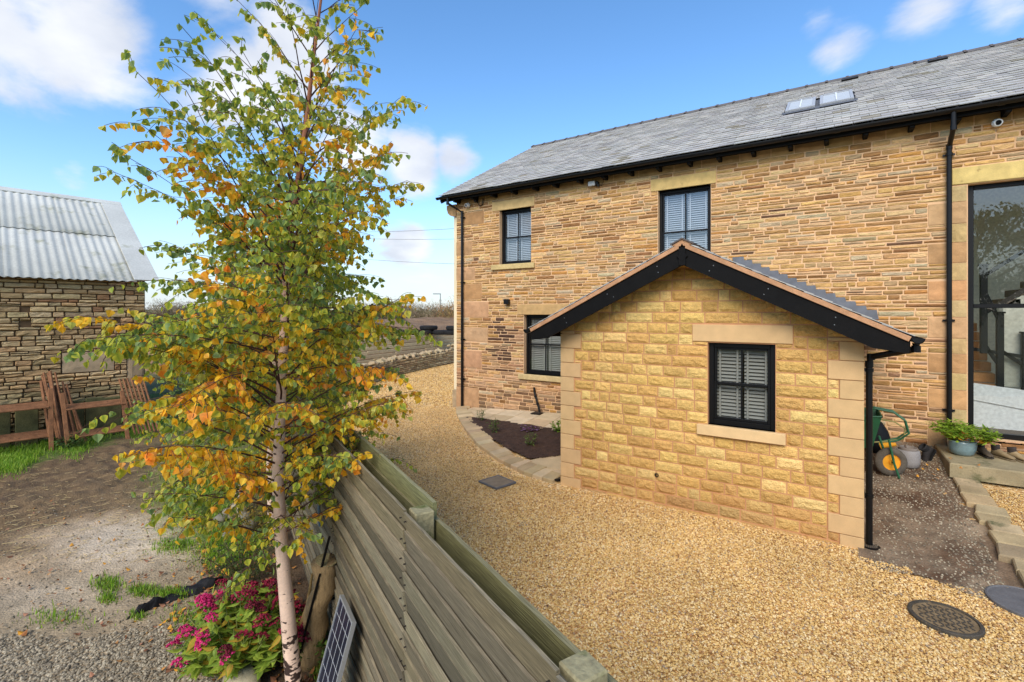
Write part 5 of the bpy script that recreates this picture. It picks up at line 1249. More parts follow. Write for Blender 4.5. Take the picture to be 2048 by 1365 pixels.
# ---- pink flowered stonecrop clump
sedum = thing('stonecrop_plant', 'big clump of stonecrop with magenta and crimson flower heads at the birch foot', 'plant', (-3.75, 1.95, 0))
def head(R0, cols, seed):
    r = random.Random(seed); mb = MB(); n = 46
    for i in range(n):
        a = r.uniform(0, 6.28); q = math.sqrt(r.random())*R0; p = V((math.cos(a)*q, math.sin(a)*q, .030*(1-(q/R0)**2)+r.uniform(-.006, .006))); s_ = r.uniform(.008, .013); c = jit(r.choice(cols), .2, .08)
        u = [p+V((0,0,s_)), p+V((s_,0,0)), p+V((0,s_,0)), p+V((-s_,0,0)), p+V((0,-s_,0)), p-V((0,0,s_*.6))]
        mb.add(u, [(0,1,2),(0,2,3),(0,3,4),(0,4,1),(5,2,1),(5,3,2),(5,4,3),(5,1,4)], c)
    for k in range(5): a = k*1.257; mb.tube([(0,0,-.05), (math.cos(a)*R0*.6, math.sin(a)*R0*.6, .01)], .0022, 4, C(120,130,60), cap=False)
    return mb
HM = [head(.055, [C(184,34,92),C(200,50,108),C(160,26,78)], 1), head(.060, [C(118,18,42),C(98,14,34),C(136,26,52)], 2), head(.05, [C(92,18,34),C(76,14,28),C(110,28,44)], 3)]
HO = [None]*3; LO = [None]*3
sl = [leaf_mesh('l', .095, .048, (c, c2), .2, False, 4, .2) for c, c2 in ((C(146,172,56),C(176,190,80)), (C(124,154,54),C(150,172,70)), (C(186,170,56),C(200,150,60)))]
r = random.Random(3); heads = 0; leavesn = 0
stems = MB(); lrest = MB()
for i in range(120):
    a = r.uniform(0, 6.28); q = math.sqrt(r.random()); bx_, by_ = -3.78+math.cos(a)*.18*q, 1.97+math.sin(a)*.15*q
    ex, ey = -3.79+math.cos(a)*.55*q, 1.99+math.sin(a)*.42*q; hz = .62*(1-.50*q*q)*r.uniform(.85, 1.06)
    if (GX*ex+GY*ey) > .70: continue
    pa, pm, pe = V((bx_, by_, .02)), V(((bx_+ex)/2, (by_+ey)/2, hz*.62)), V((ex, ey, hz)); stems.tube([pa, pm, pe], .004, 5, C(120,126,66), cap=False)
    if r.random() < .62 and heads < 58:
        la, dd = latd(ex, ey); kind = 0 if 1024+963*la/dd < 440+r.uniform(-30,30) else (1 if r.random() < .55 else 2)
        if HO[kind] is None: HO[kind] = HM[kind].build('flower_head', M['plain'], sedum, origin=(0,0,0)); o = HO[kind]; o.location = pe-V(WL[sedum.name])
        else: o = link('flower_head', HO[kind].data, pe, sedum)
        o.rotation_euler = (r.gauss(0,.3)+(ey-1.99)*-.6, r.gauss(0,.3)+(ex+3.79)*.6, r.uniform(0,6)); s_ = r.uniform(.75, 1.25); o.scale = (s_,)*3; heads += 1
    for k in range(13):
        f = r.uniform(.25, 1.0); p = pa.lerp(pm, f*2) if f < .5 else pm.lerp(pe, f*2-1); w = r.choices((0,1,2), (5,4,1.3))[0]; e = Euler((R(-100)+r.uniform(-.5,.5), 0, 0)); e = (Matrix.Rotation(r.uniform(0,6.28), 4, 'Z') @ Matrix.Rotation(R(65)+r.uniform(-.4,.4), 4, 'X')).to_euler(); sc_ = r.uniform(.7,1.25)
        if leavesn < 285 and r.random() < .4:
            if LO[w] is None: LO[w] = sl[w].build('leaf', M['leaf'], sedum, origin=(0,0,0)); o = LO[w]; o.location = p-V(WL[sedum.name])
            else: o = link('leaf', LO[w].data, p, sedum)
            o.rotation_euler = e; o.scale = (sc_,)*3; leavesn += 1
        else: place(lrest, sl[w], p, e, sc_)
stems.build('stems', M['plain'], sedum)['kind'] = 'stuff'; lrest.build('leaves', M['leaf'], sedum)['kind'] = 'stuff'

# ---- generic small leafy plants
def leafy(name, label, cat, x, y, z, w, h, n, cols, L=.05, wd=.03, up=.4, seed=1, stems_=6, group=None, parent=None, droop=65, yellow=None):
    r = random.Random(seed); t = parent or thing(name, label, cat, (x, y, z), group); mb = MB(); st_ = MB()
    A = [leaf_mesh('l', L, wd, (c, mixc(c, (.5,.5,.15), .18)), .25, False, 3, .2) for c in cols]
    B = [leaf_mesh('l', L, wd, (c, c), .25, False, 3, .2) for c in (yellow or [])]
    for i in range(stems_):
        a = r.uniform(0, 6.28); q = math.sqrt(r.random()); b = V((x+math.cos(a)*w*.15, y+math.sin(a)*w*.15, z)); e_ = V((x+math.cos(a)*w*.5*q, y+math.sin(a)*w*.5*q, z+h*(1-.3*q)*r.uniform(.8,1))); st_.tube([b, (b+e_)/2+V((0,0,h*.1)), e_], .003, 4, C(90,84,50), cap=False)
        for k in range(n//stems_):
            f = r.uniform(up, 1.02); p = b.lerp(e_, f); p = p + V((r.uniform(-1,1), r.uniform(-1,1), r.uniform(-1,1)))*w*.06
            src = r.choice(B) if B and (f < up+.2 and r.random() < .45) else r.choice(A)
            place(mb, src, p, (Matrix.Rotation(r.uniform(0,6.28), 4, 'Z') @ Matrix.Rotation(R(droop)+r.uniform(-.5,.5), 4, 'X')).to_euler(), r.uniform(.7, 1.2))
    st_.build('stem', M['plain'], t); mb.build('foliage', M['leaf'], t); return t
gc = [C(70,98,44), C(88,116,50), C(104,130,60)]; vg = [C(128,166,40), C(150,182,54), C(110,150,40)]
for i, (x, y, lb) in enumerate([(-6.78, 9.02, 'small glossy shrub nearest the house corner in the planting bed'), (-5.95, 8.40, 'small upright shrub at the left side of the planting bed'), (-4.78, 7.95, 'small shrub at the front point of the planting bed')]):
    leafy('young_shrub', lb, 'shrub', x, y, gh(x, y)+.04, .26, .36, 90, gc, .06, .03, .15, 30+i, 7, 'young shrubs in the planting bed')
leafy('lime_shrub', 'round bright lime green shrub beside the extension wall', 'shrub', -4.62, 8.88, gh(-4.62, 8.88)+.04, .34, .30, 200, vg, .06, .045, .2, 41, 12)
leafy('purple_heuchera', 'low purple leaved plant in the middle of the bed', 'plant', -5.32, 8.72, gh(-5.3, 8.7)+.04, .52, .15, 90, [C(140,92,140), C(110,58,100), C(160,120,160), C(84,44,66)], .06, .055, .3, 42, 12)
pp = thing('potted_plant', 'bright green leafy plant with yellowing leaves in a blue glazed pot', 'potted plant', (1.68, 9.62, .64))
def pot(mb, x, y, z, prof, n=28, col=(1,1,1)): mb.lathe((x, y, z), prof, n, col)
mb = MB(); pot(mb, 1.68, 9.62, .642, [(.0,.0),(.10,.0),(.135,.03),(.16,.10),(.168,.19),(.165,.215),(.150,.215),(.148,.19),(.0,.18)]); mb.build('pot', M['glazed'], pp, smooth=True)
leafy('', '', '', 1.72, 9.60, .83, .80, .32, 1300, [C(136,172,42),C(160,190,60),C(112,150,40),C(150,176,50)], .085, .036, .3, 44, 22, parent=pp, droop=80, yellow=[C(222,176,40), C(206,120,50)])
r = random.Random(6)
# ---- weeds, low shrubs and ground plants by the birch
leafy('dark_bush', 'low dark green bush behind the stonecrop', 'bush', -5.05, 2.66, 0, .85, .42, 700, [C(44,62,34), C(56,74,38), C(38,52,30)], .035, .022, .2, 51, 40)
leafy('yellowing_shrub', 'small shrub with yellowing leaves beside the farther birch trunk', 'shrub', -6.05, 3.30, 0, .7, .42, 420, [C(150,130,50), C(110,112,50), C(176,140,60)], .04, .025, .2, 52, 30)
leafy('green_weed', 'leafy green weed below the barriers by the barn', 'weed', -12.75, 3.28, 0, .7, .35, 300, [C(52,84,36), C(70,104,44)], .08, .04, .1, 53, 20)
leafy('ground_ivy', 'dark leafy plant between the nearest trunk and the fence', 'plant', -3.42, 2.28, 0, .5, .38, 240, [C(78,110,46), C(60,88,40), C(104,136,56)], .05, .03, .1, 54, 16)
def blades(name, pts_fn, n, h, cols, seed, label=None):
    r = random.Random(seed); mb = MB(); k = 0; tries = 0
    while k < n and tries < n*12:
        tries += 1; p = pts_fn(r)
        if p is None: continue
        x, y, z, hs_ = p; a = r.uniform(0, 6.28); hh = h*hs_*r.uniform(.5, 1.2); w = .0035+hh*.03; lean = r.uniform(.1, .7)*hh; dx, dy = math.cos(a), math.sin(a); c = jit(r.choice(cols), .15, .05)
        mb.add([(x-dy*w, y+dx*w, z-.01), (x+dy*w, y-dx*w, z-.01), (x+dx*lean*.4-dy*w*.6, y+dy*lean*.4+dx*w*.6, z+hh*.6), (x+dx*lean*.4+dy*w*.6, y+dy*lean*.4-dx*w*.6, z+hh*.6), (x+dx*lean, y+dy*lean, z+hh)], [(0,1,3,2),(2,3,4)], c); k += 1
    o = mb.build(name, M['leaf']); tag(o, label, None, None, 'stuff'); return o
gcol = [C(140,180,50), C(160,196,60), C(116,158,46), C(176,196,80), C(106,140,48)]
def pxw(px, py): d = 2648/(py-625); lat = (px-1024)/963*d; return .837*lat-.547*d, .547*lat+.837*d
def strip(r):
    px, py = r.uniform(-250, 330), r.uniform(835, 960)
    q = py+.28*px
    if q > 940 + 14*math.sin(px*.05)+r.gauss(0, 8) or q < 862: return None
    x, y = pxw(px, py); return x, y, 0, r.uniform(.6, 1.2)
blades('grass', strip, 26000, .10, gcol, 61, 'bright green grass along the foot of the barn')
patches = [(415,990,70,75,11000),(480,1085,36,34,2600),(350,1095,34,12,500),(450,1100,45,40,1600),(215,1172,24,14,260),(215,1200,18,10,160),(290,1185,26,10,260),(345,1190,30,9,320),(275,1235,14,8,120),(505,930,60,40,1600),(120,1240,70,18,120),(380,1240,50,20,200),(640,1350,14,12,120)]
for i, (cx, cy, sx_, sy_, n) in enumerate(patches):
    def pf(r, cx=cx, cy=cy, sx_=sx_, sy_=sy_):
        x, y = pxw(cx+r.gauss(0, sx_*.6), cy+r.gauss(0, sy_*.6)); return x, y, 0, r.uniform(.4, 1)
    blades('grass', pf, n*2 if n < 9000 else n, .07, gcol+[C(124,128,60)], 70+i)
# straw trodden into the mud
mb = MB(); r = random.Random(91)
for i in range(900):
    px, py = r.uniform(-60, 430), r.uniform(905, 1130); x, y = pxw(px, py); a = r.uniform(0, 3.14); l_ = r.uniform(.04, .14); dx, dy = math.cos(a)*l_, math.sin(a)*l_; z = float(yardz(np.array(x), np.array(y)))+.012; c = jit(C(190,164,112), .15)
    mb.add([(x, y, z), (x+dx, y+dy, z+.004), (x+dx-dy*.04, y+dy+dx*.04, z+.006), (x-dy*.04, y+dx*.04, z+.002)], [(0,1,2,3)], c)
tag(mb.build('straw', M['plain']), None, None, None, 'stuff')
# fallen leaves and litter
fm = [leaf_mesh('f', .05, .042, (c, c), .3, False, 3, .4) for c in (C(150,96,52), C(176,120,60), C(214,150,50), C(112,72,46), C(160,112,84))]
mb = MB(); r = random.Random(77)
for i in range(900):
    px, py = r.gauss(455, 75), r.gauss(1190, 90)
    if px > 660 or py > 1365 or py < 900: continue
    if i % 6 == 0: px, py = r.uniform(0, 500), r.uniform(1000, 1300)
    x, y = pxw(px, py)
    if side(x, y) > .72: continue
    place(mb, r.choice(fm), V((x, y, .02)), Euler((R(90)+r.uniform(-.4,.4), r.uniform(-.3,.3), r.uniform(0,6.28))), r.uniform(.5, 1.1))
for i in range(1300):     # dense litter at the fence foot
    t_, o_ = r.uniform(.2, 5), .76-abs(r.gauss(0, .38)); p = fp(t_, o_, .015+r.uniform(0,.02))
    place(mb, r.choice(fm[:1]+fm[1:2]+fm[3:]+fm[3:4]*3), p, Euler((R(90)+r.uniform(-.5,.5), r.uniform(-.4,.4), r.uniform(0,6.28))), r.uniform(.5, 1.1))
tag(mb.build('fallen_leaves', M['plain']), None, None, None, 'stuff')
mb = MB()
for i in range(70):
    t_, o_ = r.uniform(1.2, 7), 1.0+abs(r.gauss(0, 1.1)); p = fp(t_, o_, 0); p.z = gh(p.x, p.y)+.02
    if inext(p.x, p.y): continue
    place(mb, r.choice(fm), p, Euler((R(90)+r.uniform(-.4,.4), r.uniform(-.3,.3), r.uniform(0,6.28))), r.uniform(.45, .8))
tag(mb.build('fallen_leaves', M['plain']), None, None, None, 'stuff')
mb = MB()
for i in range(16): x, y = 1.15+r.uniform(-.15,.6), 9.1+r.uniform(-.5,.2); place(mb, r.choice(fm[2:3]*3+fm[1:2]), V((x, y, (gh(x, y)+.05) if x < 1.44 else .66)), Euler((R(90)+r.uniform(-.3,.3), 0, r.uniform(0,6.28))), .85)
tag(mb.build('fallen_leaves', M['plain']), None, None, None, 'stuff')

# ================================================================ THINGS IN THE YARD
def rock(name, label, cat, x, y, z, a, b, h, col, seed, m='dressed', grp=None):
    r = random.Random(seed); me = MB(); n = 10; vs = []; rings = 6
    for i in range(rings+1):
        ph = math.pi*i/rings-math.pi/2
        for k in range(n):
            th = 2*math.pi*k/n; q = 1+r.uniform(-.12, .12); vs.append((x+a*math.cos(ph)*math.cos(th)*q, y+b*math.cos(ph)*math.sin(th)*q, z+h*(.5+.5*math.sin(ph)*q)))
    me.add(vs, [(i*n+k, i*n+(k+1) % n, (i+1)*n+(k+1) % n, (i+1)*n+k) for i in range(rings) for k in range(n)], col); o = me.build(name, M[m], smooth=True); tag(o, label, cat, grp); return o
rock('boulder', 'pale weathered boulder at the bottom edge below the stonecrop', 'rock', -3.56, 1.86, -.05, .16, .12, .20, C(170,158,128), 1)
rock('boulder', 'grey mossy stone between the birch trunk and the leaning log', 'rock', -3.50, 2.28, -.02, .11, .09, .22, C(110,106,88), 2)
rock('boulder', 'squat stone half hidden at the left of the stonecrop', 'rock', -4.62, 2.26, -.02, .10, .09, .24, C(120,108,86), 3)
for i, (px, py, s_) in enumerate([(440,1045,.10),(500,1060,.12),(455,1075,.07),(492,1038,.09)]):
    x, y = pxw(px, py); rock('garden_stone', ['round grey cobble at the left end of the rockery under the birches','wide flat stone in the rockery under the birches','smallest stone at the front of the rockery','stone at the back of the rockery by the statue'][i], 'rock', x, y, -.01, s_, s_*.8, s_*1.1, C(126,120,104), 20+i)
# stone garden ornament and bucket among the trunks
x, y = pxw(478, 1030); orn = thing('garden_ornament', 'weathered stone ornament of a seated animal beside the birch stems', 'ornament', (x, y, 0)); mb = MB()
mb.lathe((x, y, 0), [(0,0),(.15,0),(.16,.04),(.13,.07),(.12,.22),(.10,.30),(.055,.35),(.06,.39),(.075,.44),(.06,.50),(0,.52)], 14, C(150,138,116), sy=.8); mb.build('body', M['dressed'], orn, smooth=True)
for dx, dy in ((-.10,-.10),(.06,-.12)): mb = MB(); mb.lathe((x+dx, y+dy, 0), [(0,0),(.055,.01),(.065,.05),(.05,.09),(0,.11)], 12, C(134,126,108)); mb.build('paw', M['dressed'], orn, smooth=True)
x, y = -5.55, 3.72; t = thing('bucket', 'grey metal bucket standing behind the birch trunks by the fence', 'bucket', (x, y, 0)); mb = MB(); mb.lathe((x, y, 0), [(0,.0),(.12,.0),(.155,.40),(.165,.41),(.15,.40),(.115,.02),(0,.02)], 20); mb.build('body', M['galv'], t, smooth=True)
mb = MB(); mb.tube([(x-.15,y,.38),(x-.1,y-.1,.48),(x,y-.14,.52),(x+.1,y-.1,.48),(x+.15,y,.38)], .005, 6); mb.build('handle', M['galv'], t)
# log leaning on the fence
lg = thing('log', 'thick sawn log standing on end against the fence', 'log', (-3.32, 2.42, 0)); mb = MB()
a, b = V((-3.40, 2.28, -.02)), V((-3.19, 2.30, .86)); pts = [a.lerp(b, k/8)+V((.02*math.sin(k*1.3), .02*math.cos(k*2.), 0)) for k in range(9)]
mb.tube(pts, [.085,.095,.088,.098,.086,.083,.085,.082,.088], 14, C(150,124,86)); M['log'] = mat('old_log_wood', None, .9, 8, .35, .3, 50, .7, 40, .012, stretch=(0, (9,9,1.6))); mb.build('body', M['log'], lg, smooth=True)
mb = MB(); d = (b-a).normalized(); mb.tube([b+d*.001, b+d*.006], .08, 14, C(168,152,108)); mb.build('cut_end', M['log'], lg)
mb = MB(); mb.tube([V((-3.56,2.20,0)), V((-3.46,2.22,.16)), V((-3.34,2.24,.5)), V((-3.28,2.24,.76))], [.05,.03,.014,.008], 8, C(146,118,70)); tag(mb.build('driftwood', M['log'], smooth=True), 'pale tapering split branch leaning beside the log', 'branch')
mb = MB(); mb.tube([V((-3.55,2.38,0)), V((-3.38,2.40,.75))], .008, 6, C(120,84,60)); tag(mb.build('stick', M['log']), 'thin brown stick upright behind the log', 'stick')
st_ = thing('plastic_strip', 'long black plastic strip with clips leaning over the log', 'strip', (-3.3, 2.2, 0)); mb = MB(); a, b = V((-3.33, 2.17, .18)), V((-3.10, 2.26, 1.08)); d = (b-a).normalized(); mb.obox((a+b)/2, d, V((.8,-.6,0)), d.cross(V((.8,-.6,0))), (b-a).length/2, .012, .009, .002); mb.build('strip', M['black'], st_)
for k in range(9): mb = MB(); p = a.lerp(b, .08+k*.1); mb.obox(p+V((.014,-.012,0)), d, V((.8,-.6,0)), d.cross(V((.8,-.6,0))), .014, .006, .006, .001); mb.build('clip', M['black'], st_)
# solar panel leaning on the fence
sp_ = thing('solar_panel', 'small solar panel with silver frame leaning against the fence', 'solar panel', (-3.0, 2.2, 0))
top1, top2 = fp(3.32, .705, .875), fp(2.98, .705, .875)      # upper edge touches the boards
bot1, bot2 = fp(3.32, .45, -.04), fp(2.98, .45, -.04)
U = (top2-top1).normalized(); Wv = (top1-bot1).normalized(); N_ = U.cross(Wv).normalized(); 
if N_.dot(Gd) > 0: N_ = -N_
cen = (top1+top2+bot1+bot2)/4; hw, hl = (top2-top1).length/2, (top1-bot1).length/2
M['pv'] = mat('solar_cells', C(14,20,44), .3, 5, .15, spec=.25); M['alu'] = mat('aluminium_frame', C(176,178,178), .45, 6, .08, metal=.6)
mb = MB(); mb.obox(cen, U, Wv, N_, hw-.012, hl-.012, .006, 0); mb.build('cell_sheet', M['pv'], sp_)
mb = MB()
for s in (-1, 1): mb.obox(cen+U*s*(hw-.006), U, Wv, N_, .006, hl, .014, .001); mb.obox(cen+Wv*s*(hl-.006), U, Wv, N_, hw-.0125, .006, .014, .001)
mb.build('frame', M['alu'], sp_); mb = MB()
for i in range(1, 4): mb.obox(cen+U*(-hw+2*hw*i/4)+N_*.0066, U, Wv, N_, .0007, hl-.013, .0006, 0)
for i in range(1, 9): mb.obox(cen+Wv*(-hl+2*hl*i/9)+N_*.0064, U, Wv, N_, hw-.013, .0007, .0006, 0)
mb.build('cell_lines', M['white'], sp_)
# crumpled black sheet on the ground
mb = MB(); P0 = V((*pxw(272, 1232), 0)); P1 = V((*pxw(350, 1195), 0)); P2_ = V((*pxw(440, 1168), 0)); n = 40; m = 9; vs = []; r = random.Random(4)
for i in range(n+1):
    f = i/n; c = P0.lerp(P1, f*2) if f < .5 else P1.lerp(P2_, f*2-1); w = .10+.04*math.sin(f*3.1)+.012*math.sin(f*17)
    for j in range(m+1):
        g_ = j/m*2-1; p = c + V((-.35, .94, 0))*g_*w; h = .012+.07*max(0, 1-abs(g_)**2)*(.6+.4*math.sin(f*9+g_*2))+.014*math.sin(f*31+g_*7)+.01*r.random(); vs.append((p.x, p.y, max(h if abs(g_) < .98 else .004, .004)))
mb.add(vs, [(i*(m+1)+j, (i+1)*(m+1)+j, (i+1)*(m+1)+j+1, i*(m+1)+j+1) for i in range(n) for j in range(m)]); tag(mb.build('ground_sheet', M['fabric'], smooth=True), 'crumpled black fabric sheet lying on the yard by the stonecrop', 'fabric sheet')
# blue hose or strap hanging by the fence
mb = MB(); mb.tube([fp(4.3,.74,1.25), fp(4.32,.73,1.1), fp(4.3,.735,.95)], .012, 8, C(90,108,120)); tag(mb.build('hanging_strap', M['plain']), 'short blue grey strap hanging on the fence behind the leaves', 'strap')

# ================================================================ BY THE STEP
wb = thing('wheelbarrow', 'green wheelbarrow with a yellow wheel hub parked behind the extension', 'wheelbarrow', (.5, 9.0, gh(.6, 9)))
M['green'] = mat('chipped_green_paint', C(36,92,58), .5, 12, .25, .1, 60, spec=.5, dark=(C(150,140,110), .70, 26)); M['yellowp'] = mat('yellow_hub', C(232,160,40), .5, 8, .15)
wz = gh(.75, 8.85)+.205; wc = V((.78, 8.86, wz)); ax = V((.35, -.94, 0)).normalized(); tang = V((ax.y, -ax.x, 0))
def wheel(mb, prof, n=32, col=(1,1,1)):
    vs = []; 
    for r_, h in prof:
        for k in range(n): a = 2*math.pi*k/n; vs.append(wc + tang*math.cos(a)*r_ + V((0,0,1))*math.sin(a)*r_ + ax*h)
    mb.add(vs, [(i*n+k, i*n+(k+1) % n, (i+1)*n+(k+1) % n, (i+1)*n+k) for i in range(len(prof)-1) for k in range(n)], col)
mb = MB(); wheel(mb, [(.115,-.03),(.135,-.042),(.18,-.042),(.203,-.02),(.207,0),(.203,.02),(.18,.042),(.135,.042),(.115,.03)]); M['tyre'] = mat('dusty_tyre', C(92,84,72), .95, 14, .25, .2, 60, .5, 40, .006); ty = mb.build('tyre', M['tyre'], wb, smooth=True)
mb = MB(); wheel(mb, [(.117,.03),(.110,.012),(.03,.012),(.03,.035),(.0,.035)]); wheel(mb, [(.117,-.03),(.0,-.03)]); mb.build('rim', M['yellowp'], wb)
mb = MB(); mb.tube([wc+ax*.11, wc-ax*.11], .010, 8); mb.tube([wc+ax*.09+V((-.06,0,.34)), wc+ax*.09, wc+ax*.09+V((.06,0,-.20))], .015, 8); mb.tube([wc-ax*.09+V((-.1,0,.34)), wc-ax*.09, wc-ax*.09+V((.0,0,-.16))], .015, 8); mb.build('fork', M['green'], wb)
mb = MB(); g0 = gh(.4, 9)
body = [(.56,8.72,g0+.38),(.56,9.20,g0+.38),(-.15,9.22,g0+.26),(-.15,8.72,g0+.26),(.66,8.62,g0+.86),(.66,9.32,g0+.86),(-.32,9.34,g0+.78),(-.32,8.62,g0+.78)]
mb.add(body, [(0,3,2,1),(0,1,5,4),(1,2,6,5),(2,3,7,6),(3,0,4,7)]); mb.build('tray', M['green'], wb)
mb = MB(); mb.tube([body[i] for i in (4,5,6,7,4)], .014, 8, cap=False); mb.build('tray_rim', M['green'], wb)
M['hose'] = mat('faded_hose', C(150,140,84), .7, 6, .2)
mb = MB(); h0 = g0+.9
for yy in (9.32, 9.18): mb.tube([(.40,yy,h0-.10),(.62,yy,h0-.02),(.84,yy,h0-.05),(.98,yy-.02,h0-.16),(1.02,yy-.02,h0-.34),(.90,yy,h0-.46),(.66,yy,h0-.56)], .014, 8)
mb.build('handle', M['green'], wb); mb = MB(); mb.tube([(.62,9.25,h0-.18),(.86,9.22,h0-.20),(.98,9.2,h0-.28),(.96,9.2,h0-.44),(.7,9.2,h0-.52),(.5,9.2,h0-.56)], .012, 8); mb.build('hose', M['hose'], wb)
mb = MB(); mb.tube([(.68,9.08,g0+.34),(.78,9.06,g0+.38),(.86,9.05,g0+.40)], [.05,.036,.025], 10); mb.build('grip', M['yellowp'], wb)
# sacks/bag behind barrow
o = rock('bin_bag', 'dark bag slumped behind the wheelbarrow', 'bag', .66, 9.62, gh(.6, 9.6)-.02, .20, .14, .55, (1,1,1), 9, 'fabric')
gp = thing('stone_pot', 'two grey stoneware pots nested one inside the other beside the wheelbarrow', 'pot', (1.02, 9.30, gh(1, 9.3))); z0_ = gh(1.0, 9.2)+.005
M['potgrey'] = mat('grey_speckled_pot', C(146,140,134), .75, 8, .1, .25, 130)
mb = MB(); mb.lathe((1.02, 9.28, z0_), [(0,0),(.10,0),(.135,.02),(.15,.10),(.148,.20),(.138,.25),(.128,.262),(.120,.25),(.118,.2),(.1,.05),(0,.04)], 30); mb.build('outer_pot', M['potgrey'], gp, smooth=True)
mb = MB(); mb.lathe((1.025, 9.285, z0_+.05), [(.06,0),(.108,.17),(.112,.235),(.106,.245),(.098,.235),(.09,.12),(0,.1)], 30, C(130,118,106)); mb.build('inner_pot', M['plain'], gp, smooth=True)
mb = MB(); mb.tube([(1.02,9.30,z0_+.16),(.99,9.30,z0_+.31)], .012, 6, C(110,90,74)); tag(mb.build('stick', M['plain']), 'short stick standing in the nested grey pots', 'stick')
def boot(label, x, y, z, ang, cols, lie=False, h=.17, s=1.):
    t = thing('work_boot', label, 'boot', (x, y, z)); Mx = Matrix.Translation((x, y, z)) @ Matrix.Rotation(ang, 4, 'Z') @ (Matrix.Rotation(R(62), 4, 'Y') if lie else Matrix.Identity(4)); n = 14
    # sections of the foot from heel to toe: (along, half width, top)
    sec = [(-.10,.028,.05),(-.085,.037,.11),(-.04,.040,.125),(.0,.038,.115),(.05,.042,.085),(.10,.048,.065),(.145,.046,.055),(.175,.034,.042),(.19,.012,.022)]; mb = MB(); vs = []
    for a, w, tp in sec:
        for k in range(n):
            th = math.pi*2*k/n; vs.append(Mx @ V((a*s, math.cos(th)*w*s, max(.012, .02+(tp-.01)*(.5+.5*math.sin(th)))*s)))
    mb.add(vs, [(i*n+k, i*n+(k+1) % n, (i+1)*n+(k+1) % n, (i+1)*n+k) for i in range(len(sec)-1) for k in range(n)], cols[0]); b_ = len(vs)
    mb.add([vs[k] for k in range(n)], [tuple(range(n))], cols[0]); mb.build('foot', M['plain'], t, smooth=True)
    mb = MB(); vs = []
    for q, (zz, rx, ry, off) in enumerate([(.06,.058,.036,-.045),(.10,.055,.038,-.05),(.14,.052,.038,-.055),(h,.055,.042,-.058),(h-.01,.045,.032,-.058),(.10,.04,.026,-.05)]):
        for k in range(n): th = 2*math.pi*k/n; vs.append(Mx @ V(((off+math.cos(th)*rx)*s, math.sin(th)*ry*s, (zz+(.012*math.cos(th) if zz > .12 else 0))*s)))
    mb.add(vs, [(i*n+k, i*n+(k+1) % n, (i+1)*n+(k+1) % n, (i+1)*n+k) for i in range(5) for k in range(n)], cols[1]); mb.build('ankle', M['plain'], t, smooth=True)
    mb = MB(); out = [(-.105,.03),(-.07,.042),(0,.036),(.06,.046),(.12,.051),(.17,.042),(.198,.0)]; pl = [(a, w) for a, w in out]+[(a, -w) for a, w in reversed(out[:-1])]; m_ = len(pl)
    mb.add([Mx @ V((a*s, w*s, 0)) for a, w in pl]+[Mx @ V((a*s, w*s, .018*s)) for a, w in pl], [tuple(range(m_)), tuple(reversed(range(m_, 2*m_)))]+[(i, m_+i, m_+(i+1) % m_, (i+1) % m_) for i in range(m_)], cols[2]); mb.build('sole', M['plain'], t)
    return t
tanb = (C(136,116,84), C(52,46,42), C(120,104,78)); blk = (C(44,40,38), C(36,34,33), C(26,25,24))
boot('black boot lying tipped against the wall left of the blue pot', 1.33, 9.62, gh(1.33, 9.6)+.06, R(215), blk, True, s=1.15)
boot('dark boot partly hidden behind the blue plant pot', 1.93, 9.72, .645, R(-75), (C(84,72,58), C(40,37,36), C(60,54,46)))
boot('muddy tan boot with black ankle, middle of the three on the step', 2.10, 9.70, .645, R(-48), tanb); boot('muddy tan boot at the right end of the row on the step', 2.26, 9.66, .645, R(-48), (C(156,134,98), C(60,52,46), C(140,122,92)))
# low stone course under the glazing
mb = MB(); 
for b in courses(1.86, 4.5, .645, .73, [], lambda r, z: .085, (.25, .5), .012, 71): block(mb, F, *b, .02, jit(C(168,132,98), .15), .008, nz=2, nu=4)
o = mb.build('plinth_stones', M['rubble'], house); 

# ================================================================ FAR THINGS
fw = thing('dry_stone_wall', 'low dry stone wall with loose stones on top beyond the drive', 'wall', (-16, 17, 0))
wp = [V((-17.9, 23.2, 0)), V((-17.1, 20.3, 0)), V((-15.6, 14.7, 0)), V((-14.5, 12.2, 0)), V((-13.9, 9.6, 0))]
cnt = 0; rest = MB(); rl2 = []
for a, b in zip(wp, wp[1:]):
    Fw = Frame(a, (b-a).normalized()); 
    if Fw.n.x < 0: Fw = Frame(b, (a-b).normalized())
    Lw = (b-a).length; top = .66; mb = MB(); c = (a+b)/2; mb.obox(c+V((0,0,.30))-Fw.n*.25, Fw.u, Fw.n, Zv, Lw/2, .24, .34, 0); mb.build('core', M['darkjoint'], fw)
    for s_ in courses(0, Lw, .02, top, [], lambda r, z: r.uniform(.07, .12), (.18, .42), .012, cnt+90):
        cc = jit(rnd.choice([C(188,164,122),C(172,146,106),C(200,178,136),C(158,132,96)]), .15); rl2.append((Fw, s_, cc))
    for i in range(int(Lw/.16)):       # tumbled coping stones
        p = Fw.p(i*.16+rnd.uniform(-.05,.05), -.2+rnd.uniform(-.14,.14), top); s0 = rnd.uniform(.07, .15); q_ = Euler((rnd.uniform(-.6,.6), rnd.uniform(-.6,.6), rnd.uniform(0,3))).to_matrix()
        hgt = s0*.5 if b.y < 19 else s0*.6+rnd.choice([0, .12, .2]); m3 = MB(); m3.obox(p+V((0,0,hgt)), q_ @ V((1,0,0)), q_ @ V((0,1,0)), q_ @ V((0,0,1)), s0, s0*.7, s0*.45, s0*.14, jit(C(186,164,126), .12)); m3.build('coping_stone', M['split'], fw)
    cnt += 1
